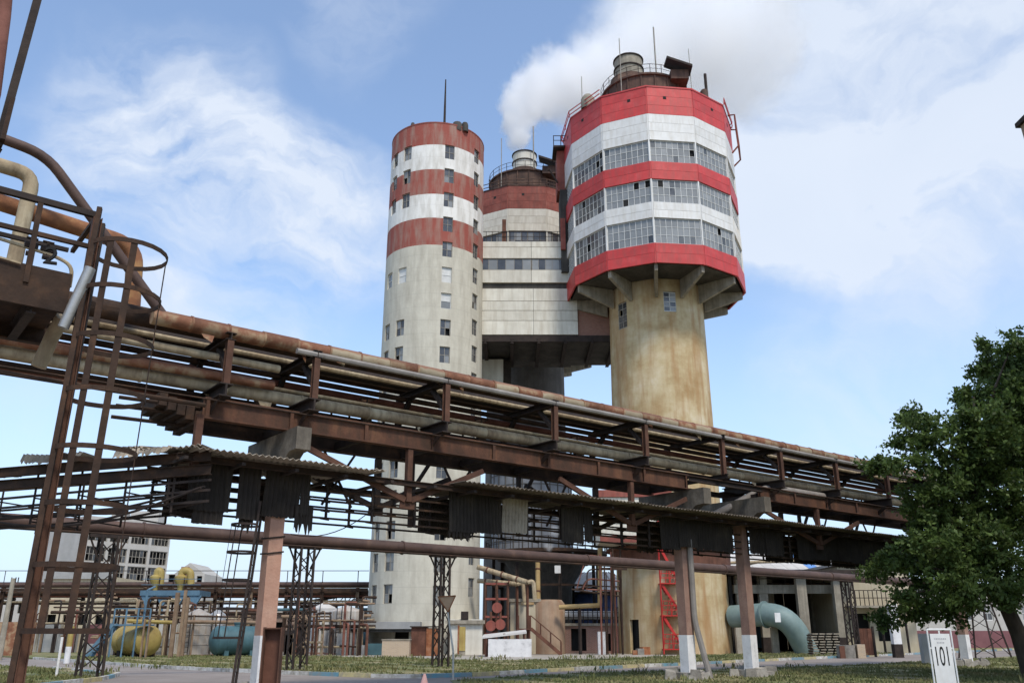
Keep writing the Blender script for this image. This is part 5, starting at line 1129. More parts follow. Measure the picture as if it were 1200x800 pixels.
# ------------------------------------------------------------------ middle ground between the towers
sh = thing('rusty_shed', 'small rusty sheet metal shed with an orange door at the foot of the striped tower', 'shed', P(496, 742, 69)-ZV*P(496, 742, 69).z)
a, b, c_ = P(481, 760, 69), P(499, 760, 69), P(513, 760, 69)
MB().box(a.x, b.x, 69.1, 70.8, 0, 2.05).build('body', rust_brown, sh); MB().box(b.x+.01, c_.x, 69.0, 70.7, 0, 2.0).build('door_leaf', rust_orange, sh); MB().box(a.x-.1, c_.x+.08, 68.9, 71, 2.06, 2.14).build('roof', steel_dark, sh)
a, b, c_ = P(447, 770, 68), P(456, 770, 68), P(480, 770, 68)
bp = thing('brick_box', 'low box of buff brick beside the rusty shed', 'box', P(463, 742, 68)-ZV*P(463, 742, 68).z)
MB().box(a.x, c_.x-.05, 68, 70, .0, 1.12).build('wall', brick_buff, bp); MB().box(a.x-.05, c_.x, 67.95, 70.05, 1.13, 1.2).build('coping', concrete, bp)
yc = thing('gas_cabinet', 'narrow yellow gas cabinet with a red side beside the striped tower', 'cabinet', P(541, 742, 70)-ZV*P(541, 742, 70).z)
a, b = P(538, 760, 70), P(545, 760, 70)
MB().box(a.x, b.x, 70, 70.4, .35, 2.1).build('body', yellow_p, yc); MB().box(a.x-.14, a.x-.01, 70.02, 70.4, .1, 2.2).build('side', rust_orange, yc); MB().box(a.x, b.x, 70.05, 70.35, 0, .34).build('plinth', concrete, yc)
tb = thing('white_basin', 'low whitewashed concrete basin under a thin shelter roof', 'basin', P(597, 742, 66)-ZV*P(597, 742, 66).z)
a, b = P(572, 770, 66), P(623, 770, 66)
for z0, z1, xa, xb in ((0, 1.22, a.x, b.x),):
    MB().box(xa, xb, 66, 66.2, z0, z1).build('wall', whitewash, tb); MB().box(xa, xa+.2, 66.21, 69, z0, z1-.01).build('wall', whitewash, tb); MB().box(xb-.2, xb, 66.21, 69, z0, z1-.01).build('wall', whitewash, tb); MB().box(xa, xb, 69.01, 69.2, z0, z1).build('wall', whitewash, tb)
shl = thing('shelter', 'thin flat shelter roof on rusty posts above the white basin', 'shelter', P(592, 742, 68)-ZV*P(592, 742, 68).z)
a, b = P(565, 747, 66.6), P(617, 741, 66.6)
MB().hexa([(a.x, 66.4, a.z-.05), (b.x, 66.4, b.z-.05), (b.x, 70, b.z+.1), (a.x, 70, a.z+.1)], [(a.x, 66.4, a.z+.08), (b.x, 66.4, b.z+.08), (b.x, 70, b.z+.24), (a.x, 70, a.z+.24)]).build('roof', pale_roof, shl)
for x_ in (a.x+.3, (a.x+b.x)/2, b.x-.15):
    for y_ in (66.5, 69.8): MB().beam((x_, y_, 0), (x_, y_, b.z-.05 if x_ > a.x+1 else a.z-.02), .12, .12).build('post', rust_brown, shl)
rf = thing('pump_rack', 'dull red pump frame with round casings behind the shelter', 'equipment', P(582, 742, 74)-ZV*P(582, 742, 74).z)
a, b = P(568, 742, 74), P(595, 742, 74)
for x_ in (a.x, (a.x+b.x)/2, b.x):
    for y_ in (74, 75.6): MB().beam((x_, y_, 0), (x_, y_, 5.6), .16, .16).build('post', post_m, rf)
for z in (1.6, 2.9, 4.3, 5.5):
    MB().beam((a.x, 74, z), (b.x, 74, z), .14, .16).build('beam', red_old, rf); MB().beam((a.x, 75.6, z), (b.x, 75.6, z), .14, .16).build('beam', post_m, rf)
for x_, z in ((a.x+.5, 2.2), (b.x-.6, 2.3), (a.x+1, 3.6)):
    MB().tube([(x_, 73.7, z), (x_, 74.6, z)], .42, 14).build('pump_casing', red_old, rf)
    MB().tube([(x_, 73.9, z+.4), (x_, 73.9, z+1.1)], .1, 8).build('riser', rust_brown, rf)
for k, (p, q_, r, m, lb) in enumerate(((P(560, 664, 75), P(618, 682, 73), .22, pipe_beige, 'upper pale sloping pipe leaving the striped tower'), (P(560, 680, 75.5), P(606, 684, 74.5), .2, pipe_beige, 'lower pale pipe with a ragged lagging'), (P(631, 738, 76), P(630, 650, 78), .21, pipe_ochre, 'upright ochre pipe between the round tower and the silo'))):
    t = thing('lagged_pipe', lb, 'pipe', (p.x, p.y, p.z-r)); MB().tube([p, q_], r, 10).build('pipe', m, t)
    for f in (.2, .5, .8): c_ = p.lerp(q_, f); u = (q_-p).normalized()*.06; MB().tube([c_-u, c_+u], r+.05, 10).build('flange', rust_brown, t)
    if k < 2: MB().beam((q_.x, q_.y+.2, 0), (q_.x, q_.y+.2, q_.z-.2), .16, .16).build('support', rust_brown, t); MB().tube(bent([q_, q_+Vector((.5, 0, .1)), q_+Vector((.6, 0, -1.4))], .3), r*.8, 8).build('drop', pipe_beige, t)
up = thing('pipe_loop', 'ochre yellow pipe loop between the silo and the ochre tower', 'pipe', P(684, 742, 74)-ZV*P(684, 742, 74).z)
MB().tube(bent([P(655, 711, 74), P(700, 709, 74), P(703, 709, 74), P(703, 640, 74)], .35), .19, 10).build('pipe', pipe_ochre, up); MB().beam(P(679, 711, 74), (P(679, 711, 74).x, 74, 0), .2, .2).build('support', steel_dark, up)
si = thing('round_silo', 'rust streaked round concrete silo with an outside staircase', 'silo', P(642, 742, 75)-ZV*P(642, 742, 75).z)
qx = P(642, 742, 76).x; z1 = P(642, 706, 74).z
MB().lathe(qx, 76, [(1.45, 0), (1.45, z1), (1.2, z1+.3), (.01, z1+.35)], 28).build('shell', mat('silo_rust', [(.3, (.22, .16, .11)), (.6, (.33, .235, .16)), (.75, (.42, .32, .23))], scale=.8, streak=(.6, (.22, .10, .05), (1.6, 1.6, .1)), bump=.2), si)
sb = thing('blockhouse', 'square beige concrete blockhouse left of the round silo', 'building', P(613, 742, 75)-ZV*P(613, 742, 75).z)
a, b = P(598, 742, 75), P(633, 742, 75)
MB().box(a.x, b.x, 75, 78, 0, P(613, 705, 75).z).build('wall', beige_bld, sb); MB().box(a.x-.12, b.x+.1, 74.85, 78.1, P(613, 705, 75).z+.01, P(613, 704, 75).z+.2).build('roof', concrete, sb); MB().box(a.x+.9, b.x-.5, 74.88, 74.99, 4.3, P(613, 708, 75).z).build('stained_panel', shaft_ochre, sb)
ss = thing('steel_stairs', 'rusty brown outside staircase in front of the round silo', 'stairs', P(642, 742, 72.5)-ZV*P(642, 742, 72.5).z)
a, b = P(622, 736, 72.5), P(658, 771, 72.5)
for yy in (72.4, 73.3):
    MB().beam((a.x, yy, a.z), (b.x, yy, .02), .07, .26).build('stringer', rust_brown, ss); MB().beam((a.x, yy, a.z+1.0), (b.x, yy, 1.02), .06, .06).build('handrail', rust_brown, ss)
    for f in (0, .33, .66, 1): MB().beam((a.x+(b.x-a.x)*f, yy, a.z*(1-f)), (a.x+(b.x-a.x)*f, yy, a.z*(1-f)+1), .05, .05).build('baluster', rust_brown, ss)
for k in range(11): f = (k+.5)/11; MB().beam((a.x+(b.x-a.x)*f, 72.44, a.z*(1-f)), (a.x+(b.x-a.x)*f, 73.26, a.z*(1-f)), .24, .04).build('tread', rust_brown, ss)
MB().box(a.x-1.1, a.x, 72.3, 73.4, a.z-.1, a.z).build('landing', rust_brown, ss)
for x_ in (a.x-1, a.x-.1): MB().beam((x_, 72.4, 0), (x_, 72.4, a.z+1), .1, .1).build('post', rust_brown, ss)
# skirt and platform of the older prilling tower
sk = thing('scrubber_drum', 'wide dark scrubber drum with a railed ring walkway at the foot of the older tower', 'equipment', (MTX+1.2, 92, 0))
cxs, cys = P(640, 660, 90).x, 90
MB().lathe(cxs, cys, [(2.4, 0), (2.6, 6.0), (4.2, 8.4), (5.0, 8.6), (5.0, 9.0)], 40).build('hopper', blackish, sk)
MB().lathe(cxs, cys, [(5.0, 9.01), (6.2, 9.05), (6.2, 9.35), (3.2, 9.5)], 40).build('ring_walkway', rust_dark, sk)
MB().lathe(cxs-1.5, cys, [(4.2, 9.4), (4.2, 17.5), (4.0, 17.6), (.01, 18.2)], 40).build('panel_drum', mat('grey_panel_drum', [(.3, (.22, .23, .25)), (.7, (.34, .35, .37))], scale=.7, streak=(.3, (.15, .14, .13), (1.4, 1.4, .1)), bump=.05), sk)
for k in range(7): z = 10.2+k*1.1; MB().lathe(cxs-1.5, cys, [(4.2, z), (4.25, z), (4.25, z+.08), (4.2, z+.08)], 40).build('panel_joint', shaft_grey, sk)
for k in range(28):
    a = 2*PI*k/28; MB().beam((cxs-1.5+4.22*sin(a), cys-4.22*cos(a), 9.5), (cxs-1.5+4.22*sin(a), cys-4.22*cos(a), 17.5), .08, .08).build('panel_rib', shaft_grey, sk)
g = MB()
for k in range(40):
    a0, a1 = 2*PI*k/40, 2*PI*(k+1)/40; pp_ = lambda a, h: (cxs+6.15*sin(a), cys-6.15*cos(a), 9.35+h)
    g.beam(pp_(a0, 0), pp_(a0, 1.1), .05, .05); g.beam(pp_(a0, 1.1), pp_(a1, 1.1), .05, .05); g.beam(pp_(a0, .55), pp_(a1, .55), .04, .04)
g.build('walkway_railing', steel_dark, sk)
for k in range(8): a = 2*PI*k/8+.2; MB().ibeam((cxs+5.4*sin(a), cys-5.4*cos(a), 0), (cxs+5.4*sin(a), cys-5.4*cos(a), 9.0), .3, .3, .04, .03, Vector((1, 0, 0))).build('column', steel_dark, sk)
for z in (3, 6): 
    for k in range(8): a, a2 = 2*PI*k/8+.2, 2*PI*(k+1)/8+.2; MB().beam((cxs+5.4*sin(a), cys-5.4*cos(a), z), (cxs+5.4*sin(a2), cys-5.4*cos(a2), z), .18, .2).build('ring_beam', rust_dark, sk)
MB().box(P(650, 660, 84).x, P(657, 660, 84).x, 84.2, 84.3, P(650, 671, 84).z, P(650, 662, 84).z).build('notice_board', sign_white, sk)
# conical roof, blue wall and brick plinth between the towers
cr_ = thing('round_hall', 'round hall with a pale conical roof behind the yellow pipe loop', 'building', P(702, 742, 100)-ZV*P(702, 742, 100).z)
qx = P(702, 742, 100).x; z0, z1 = P(700, 692, 94).z, P(700, 668, 96).z
MB().lathe(qx, 100, [(5.0, z0), (1.6, z1), (.01, z1+.2)], 32).build('roof', pale_roof, cr_); MB().lathe(qx, 100, [(5.05, z0-.25), (5.1, z0), (4.5, z0+.02)], 32).build('eaves', rust_dark, cr_)
MB().lathe(qx, 100, [(4.6, 0), (4.6, z0-.2)], 32).build('wall', mat('dark_blue_panels', [(.3, (.03, .05, .12)), (.7, (.06, .09, .19))], scale=.6, bump=.05), cr_)
for k in range(16): a = 2*PI*k/16; MB().beam((qx+5*sin(a), 100-5*cos(a), z0+.05), (qx+1.6*sin(a), 100-1.6*cos(a), z1+.05), .1, .08).build('roof_rib', pale_roof, cr_)
lw = thing('brick_plinth', 'low red brick plinth building with a pale deck rail beside the ochre tower', 'building', P(690, 742, 78)-ZV*P(690, 742, 78).z)
a, b = P(661, 742, 78), P(735, 742, 78); zt = P(690, 733, 78).z
block(lw, 'wall', brick_red, a, b, 6, 0, zt, [(.6, 1.9, .2, 2.0), (3.4, 4.0, .2, 1.6)])
MB().box(a.x-.1, b.x+.1, 77.8, 84.2, zt+.005, zt+.22).build('deck', concrete, lw)
g = MB()
for k in range(14): x_ = a.x+(b.x-a.x)*k/13; g.beam((x_, 77.9, zt+.2), (x_, 77.9, zt+1.5), .06, .06)
for h in (.7, 1.1, 1.5): g.beam((a.x, 77.9, zt+h), (b.x, 77.9, zt+h), .05, .05)
g.build('deck_railing', steel_dark, lw)
MB().tube([(a.x, 79, zt+.9), (b.x, 79, zt+.9)], .35, 12).build('lagged_duct', pale_roof, lw)
pil = P(679, 742, 76.5); MB().box(pil.x-.2, pil.x+.2, 76.4, 76.8, 0, 3.2).build('pillar', whitewash, lw) if False else None
bsx = P(705, 742, 74); top('bollard', MB().box(bsx.x-.3, bsx.x+.3, 74, 74.6, 0, 1.75), whitewash, 'whitewashed square post in front of the brick plinth', 'post')
g = thing('pipe_tangle', 'tangle of thin dark pipes on posts left of the ochre tower', 'pipes', P(722, 742, 72)-ZV*P(722, 742, 72).z)
rnd = random.Random(21)
for k in range(9):
    x_ = P(706+3.2*k, 742, 72+rnd.uniform(0, 2)).x; zt = rnd.uniform(6.2, 8.5); MB().tube([(x_, 72+rnd.uniform(0, 2), 0), (x_+rnd.uniform(-.1, .1), 72+rnd.uniform(0, 2), zt)], rnd.uniform(.04, .09), 6).build('riser', rust_dark if k % 3 else pipe_red, g)
for k in range(7):
    z = rnd.uniform(3.5, 7.8); MB().tube(bent([P(668+rnd.uniform(0, 20), 690, 73)*1.0, (P(690, 742, 73).x, 73, z), (P(728, 742, 73).x, 73, z+rnd.uniform(-.4, .4))], .5), rnd.uniform(.04, .08), 6).build('branch', pipe_red if k % 2 else rust_dark, g)
MB().beam((P(704, 742, 72.6).x, 72.6, 6.6), (P(738, 742, 72.6).x, 72.6, 6.6), .2, .2).build('beam', rust_dark, g)
for k in range(3):
    q = P(743+6*k, 742, 72.5+.3*k)
    t = top('debris_block', MB().obox((q.x, q.y, 0), .18+.1*k, .2, .35+.12*k, (1, .3*k, 0)), rust_orange if k != 1 else rubble_m, ['broken pale block by the doorway of the ochre tower', 'rough grey lump by the doorway of the ochre tower', 'rust orange bin beside the doorway of the ochre tower'][k], 'debris')
#PART5
# ------------------------------------------------------------------ right side
hl = thing('open_hall', 'open fronted concrete frame hall with dark bays behind the slim brown pier', 'building', P(920, 742, 74)-ZV*P(920, 742, 74).z)
hx0, hx1 = P(864, 742, 76.5).x, P(1000, 742, 76.5).x; ze = P(900, 674, 76.5).z; zbm = P(900, 690, 76.5).z
for px, Y, w in ((872, 76.4, .36), (899, 76.4, .36), (945, 75, .40), (988, 75, .34), (907, 81, .3), (958, 83, .3)):
    q = P(px, 742, Y); MB().box(q.x-w, q.x+w, Y, Y+.6, 0, ze-.02).build('column', concrete, hl)
    MB().box(q.x-w-.02, q.x+w+.02, Y-.02, Y+.62, 0, 1.3).build('column_base', steel_dark, hl)
MB().box(hx0, hx1, 76.3, 76.9, zbm-.35, zbm+.35).build('ring_beam', concrete, hl)
MB().box(hx0-.3, hx1+.5, 74.4, 96, ze, ze+.35).build('roof_slab', steel_dark, hl)
MB().box(hx0, hx1, 95, 95.3, 0, ze-.02).build('back_wall', blackish, hl); MB().box(hx0-.3, hx0-.01, 77, 95, 0, ze-.02).build('side_wall', blackish, hl); MB().box(hx1+.01, hx1+.3, 77, 95, 0, ze-.02).build('side_wall', blackish, hl)
for x_ in (P(872, 742, 76).x, P(928, 742, 76).x): MB().box(x_-.02, x_+2.4, 88, 88.2, .3, zbm-.5).build('panel', teal_p, hl)
g = MB()
for x_ in [hx0+1.1*i for i in range(12)]: g.beam((x_, 76.35, zbm+.36), (x_, 76.35, zbm+1.3), .05, .05)
for h in (.85, 1.3): g.beam((hx0, 76.35, zbm+h), (hx1, 76.35, zbm+h), .05, .05)
g.build('gallery_railing', steel_dark, hl)
for k in range(6): MB().tube([(hx0, 78+.8*k, ze-.6-.1*(k % 3)), (hx1, 78+.8*k, ze-.6-.1*(k % 2))], .1+.05*(k % 2), 8).build('ceiling_pipe', rust_dark, hl)
# pitched pale roof with the blue stripe behind
rr = thing('pale_roof_hall', 'long hall with a pale pitched roof crossed by a blue stripe', 'building', P(930, 742, 100)-ZV*P(930, 742, 100).z)
pA, pB, pC, pD = P(852, 670, 97), P(1000, 672, 93), P(996, 657, 93.5), P(880, 643, 110)
block(rr, 'wall', beige_bld, (pA.x, 97), (pB.x, 97), 14, 0, pA.z-.1)
def roofquad(a, b, c, d, m, nm, th=.12, lift=0):
    MB().hexa([a+ZV*lift, b+ZV*lift, c+ZV*lift, d+ZV*lift], [p+ZV*(th+lift) for p in (a, b, c, d)]).build(nm, m, rr)
e0, e1 = Vector((pA.x-.4, 96.4, pA.z)), Vector((pB.x+1.5, 96.4, pA.z+.1)); r0, r1 = Vector((pA.x-.4, 104, pA.z+2.4)), Vector((pB.x+1.5, 104, pA.z+2.5))
N_ = 12
for k in range(N_):
    f0, f1 = k/N_, (k+.97)/N_; m = blue_stripe if k == 8 else pale_roof
    roofquad(e0.lerp(e1, f0), e0.lerp(e1, f1), r0.lerp(r1, f1), r0.lerp(r1, f0), m, 'roof_sheet')
MB().tube([e0+Vector((0, -.4, .9)), e0.lerp(e1, .75)+Vector((0, -.4, 1.1))], .16, 8).build('roof_pipe', pipe_beige, rr)
MB().tube([e0+Vector((1, -.2, .5)), e0.lerp(e1, .5)+Vector((0, -.2, 1.5))], .1, 8).build('roof_pipe', tan_p, rr)
cd = thing('elbow_duct', 'fat pale cyan duct that runs level then bends down into the hall', 'duct', P(905, 742, 68)-ZV*P(905, 742, 68).z)
yy = 72; zc = P(900, 720, yy).z; zl = P(945, 757, yy).z
pts = bent([P(858, 722, 75.5), P(922, 718, yy), P(950, 772, yy+1.0)], 2.0, 9)
MB().tube(pts, .9, 22).build('duct', cyan_pipe, cd)
for f in (.35, .62): 
    c_ = pts[0].lerp(pts[1], f) if False else P(858, 722, 75.5).lerp(P(922, 718, yy), f); u = (P(922, 718, yy)-P(858, 722, 75.5)).normalized()
    MB().tube([c_-u*.06, c_+u*.06], 1.06, 22).build('flange', cyan_pipe, cd)
for px in (866, 908): q = P(px, 742, 73.5); MB().box(q.x-.25, q.x+.25, 73.4, 73.9, 0, zc-.95).build('support', concrete, cd)
q = P(911, 723, 70.6); MB().box(q.x-.22, q.x+.22, 70.5, 70.55, q.z-.35, q.z+.35).build('notice', sign_white, cd)
wh = thing('white_annex', 'pale annex wall with a railed balcony right of the open hall', 'building', P(1015, 742, 74)-ZV*P(1015, 742, 74).z)
a, b = P(990, 742, 76), P(1075, 742, 76); zt = P(1015, 663, 76).z
block(wh, 'wall', beige_bld, a, b, 10, 0, zt, [(.8, 2.2, .1, 3.2), (2.8, 4.2, 1.0, 2.9)])
MB().box(a.x-.3, b.x+.3, 75.6, 86.5, zt+.01, zt+.25).build('roof', pale_roof, wh)
zb_ = P(1015, 709, 74.5).z; MB().box(a.x+.3, b.x-1.4, 74.4, 75.95, zb_-.18, zb_).build('balcony', concrete, wh)
g = MB()
for k in range(13): x_ = a.x+.3+(b.x-a.x-1.7)*k/12; g.beam((x_, 74.45, zb_), (x_, 74.45, zb_+1.2), .05, .05)
for h in (.6, 1.2): g.beam((a.x+.3, 74.45, zb_+h), (b.x-1.4, 74.45, zb_+h), .06, .06)
for x_ in (a.x+.35, a.x+2.6, b.x-1.5): g.beam((x_, 74.5, 0), (x_, 74.5, zb_-.18), .14, .14)
g.build('balcony_railing', steel_dark, wh)
st2 = thing('annex_gate', 'rusty sheet gate standing before the pale annex', 'gate', P(1017, 742, 66)-ZV*P(1017, 742, 66).z)
a, b = P(1009, 760, 66), P(1024, 760, 66)
for k in range(3): MB().box(a.x+(b.x-a.x)*k/3+.01, a.x+(b.x-a.x)*(k+1)/3-.01, 66, 66.05, .12, 1.95).build('panel', rust_brown, st2)
for x_ in (a.x-.1, b.x+.1): MB().box(x_-.07, x_+.07, 65.97, 66.1, 0, 2.1).build('post', steel_dark, st2)
wl = thing('well_ring', 'squat whitewashed concrete ring with brown patches by the hall', 'well', P(989, 742, 62)-ZV*P(989, 742, 62).z)
q = P(989, 742, 63); MB().lathe(q.x, 63, [(.62, 0), (.62, .85), (.5, .85), (.5, .3)], 20).build('ring', rubble_m, wl); MB().box(q.x-.7, q.x-.35, 62.2, 62.34, 0, .8).build('plate', rust_brown, wl); MB().box(q.x+.66, q.x+1.2, 62.6, 63.3, 0, .9).build('kerb_block', brick_buff, wl)
pk = thing('pallet_stack', 'pile of grey wooden pallets beside the dark bay', 'pallets', P(966, 742, 66)-ZV*P(966, 742, 66).z)
q = P(966, 742, 66)
for k in range(9):
    for j in range(4): MB().box(q.x-1.0+.52*j+.06*(k % 3), q.x-.6+.52*j+.06*(k % 3), 66+.03*(k % 2), 67, .1+k*.18, .18+k*.18).build('plank', concrete, pk)
    for j in range(3): MB().box(q.x-1.0+.9*j, q.x-.9+.9*j, 66.06, 66.95, .185+k*.18, .275+k*.18) .build('bearer', rust_dark, pk) if k < 8 else None
# grey building behind the tree
gb = thing('grey_building', 'long white building with a maroon band behind the tree', 'building', P(1120, 742, 96)-ZV*P(1120, 742, 96).z)
a, b = P(1020, 742, 96), P(1330, 742, 110); zt = P(1100, 688, 97).z; Lg = (Vector((b.x-a.x, b.y-a.y))).length
wo = [(1.2+3.0*k, 2.7+3.0*k, 3.0, 4.6) for k in range(11)]
block(gb, 'wall', white_bld, a, b, 12, 0, zt, wo)
t_ = Vector((b.x-a.x, b.y-a.y, 0)).normalized(); no = t_.cross(ZV); kg = WinKit(1.5, 1.6, 2, 2, frame_m, [glass_m, glass_dark], .08)
for u0, u1, z0, z1 in wo: kg.put(gb, Vector((a.x, a.y, 0))+t_*((u0+u1)/2)-no*.15+ZV*3.8, math.atan2(t_.y, t_.x))
A0 = Vector((a.x, a.y, 0))
MB().hexa([A0+no*.06, A0+t_*Lg+no*.06, A0+t_*Lg-no*.02, A0-no*.02], [p+ZV*1.9 for p in (A0+no*.06, A0+t_*Lg+no*.06, A0+t_*Lg-no*.02, A0-no*.02)]).build('maroon_band', maroon, gb)
MB().hexa([A0+no*.3+ZV*zt, A0+t_*Lg+no*.3+ZV*zt, A0+t_*Lg-no*12.3+ZV*zt, A0-no*12.3+ZV*zt], [p+ZV*(zt+.3) for p in (A0+no*.3, A0+t_*Lg+no*.3, A0+t_*Lg-no*12.3, A0-no*12.3)]).build('roof', pale_roof, gb)
lattice(P(1150, 742, 62)-ZV*P(1150, 742, 62).z, 6.2, 2.4, .5, 'splayed dark lattice mast behind the tree trunk', group='lattice masts', panels=5)
q = P(1051, 742, 64); pwb = thing('guide_post', 'white post with a dark foot in front of the grey building', 'post', (q.x, 64, 0)); MB().box(q.x-.28, q.x+.28, 64, 64.5, .9, 3.6).build('white_top', whitewash, pwb); MB().box(q.x-.3, q.x+.3, 63.98, 64.52, 0, .9).build('dark_foot', steel_dark, pwb)
# brick chimney at the right edge
cq = P(1300, 742, 30); ch = thing('brick_chimney', 'square brown brick chimney top cut off by the right edge', 'chimney', (cq.x+.55, 30.8, 0))
ct = P(1189, 146, 32.25); cx_ = ct.x
MB().hexa([(cx_+1.3, 30.4, 0), (cx_+2.6, 30.4, 0), (cx_+2.6, 31.8, 0), (cx_+1.3, 31.8, 0)], [(cx_+.13, 30.12, ct.z-.2), (cx_+2.2, 30.12, ct.z-.2), (cx_+2.2, 32.1, ct.z-.2), (cx_+.13, 32.1, ct.z-.2)]).build('shaft', brick_far, ch)
MB().box(cx_, cx_+2.35, 30, 32.25, ct.z-.19, ct.z+.02).build('cap', steel_dark, ch)
# ------------------------------------------------------------------ signs
sg = thing('number_board', 'white framed board with the number 101 standing on the shaded lawn', 'sign', P(1106, 742, 19)-ZV*P(1106, 742, 19).z)
SY = 19.0; tl_, tr_ = P(1086, 737, SY), P(1113.5, 737, SY); wd = tr_.x-tl_.x; zt = tl_.z; xl = tl_.x
SR = rad(0)
for x_ in (xl, xl+wd): MB().tube([(x_, SY, -.05), (x_, SY, zt)], .018, 8).build('frame_post', sign_white, sg)
for z in (zt, .10): MB().tube([(xl, SY, z), (xl+wd, SY, z)], .018, 8).build('frame_rail', sign_white, sg)
MB().box(xl+.045, xl+wd-.04, SY-.012, SY+.004, .22, zt-.085).build('board', sign_white, sg)
for z in (zt-.045, .16): MB().box(xl+wd/2-.015, xl+wd/2+.015, SY-.008, SY+.002, z-.06, z+.06).build('strap', sign_white, sg)
for z in (.5, 1.3):
    for x_ in (xl+.03, xl+wd-.03): MB().box(x_-.018, x_+.018, SY-.007, SY+.001, z, z+.03).build('clip', sign_white, sg)
mz = (zt+.2)/2
me = letters('101', .40, ink, .002); o = bpy.data.objects.new('number', me); C.objects.link(o); o.parent = sg
xs = [v.co.x for v in me.vertices]; w0 = max(xs)-min(xs); ys = [v.co.y for v in me.vertices]; h0 = max(ys)-min(ys)
kx, ky = (wd-.235)/w0, .375/h0
o.scale = (kx, ky, 1); o.rotation_euler = (PI/2, 0, 0); o.location = Vector((xl+.11-min(xs)*kx, SY-.0145, zt-.705))-wloc(sg)
for j, (n_, w_) in enumerate(((7, .26), (5, .16))):
    for i in range(n_):
        x_ = xl+wd/2-w_/2+w_*i/n_; MB().box(x_, x_+w_/n_*.7, SY-.0145, SY-.0125, zt-.20-.075*j, zt-.17-.075*j).build('faded_letter', ink_grey, sg)
gc = P(1079, 742, 50); top('grey_cabinet', MB().box(gc.x, gc.x+.55, 50, 50.4, .02, 1.6), grey_bld, 'small grey cabinet standing behind the number board', 'cabinet')
rs = thing('road_sign', 'triangular road sign seen from behind on a leaning pole by the kerb', 'sign', G(531, 797, .0))
b0 = G(531, 797, 0); SYr = b0.y; tp = P(522, 699, SYr)
MB().tube([b0-ZV*.1, (b0.x-.02, b0.y, 1.0), P(524, 712, SYr+.05)], .035, 8).build('pole', galv, rs)
tri = [P(513.5, 699, SYr), P(534, 697.5, SYr), P(525, 717, SYr)]
MB().extrude([p+Vector((0, -.03, 0)) for p in tri], (0, .02, 0)).build('plate', sign_back, rs)
for a, b in zip(tri, tri[1:]+tri[:1]): MB().beam(a+Vector((0, -.04, 0)), b+Vector((0, -.04, 0)), .03, .035).build('rim', bright_red if False else rust_orange, rs)
q = G(497, 806, 0); cn_ = thing('marker_cone', 'faded pink marker cone on the road edge at the bottom of the picture', 'cone', (q.x, q.y, 0))
MB().lathe(q.x, q.y, [(.15, .03), (.045, .40), (.04, .42), (.01, .42)], 16).build('cone', mat('faded_pink', [(.3, (.42, .24, .22)), (.7, (.52, .33, .31))], scale=4), cn_); MB().box(q.x-.2, q.x+.2, q.y-.2, q.y+.2, .004, .03).build('foot', concrete_pink, cn_)
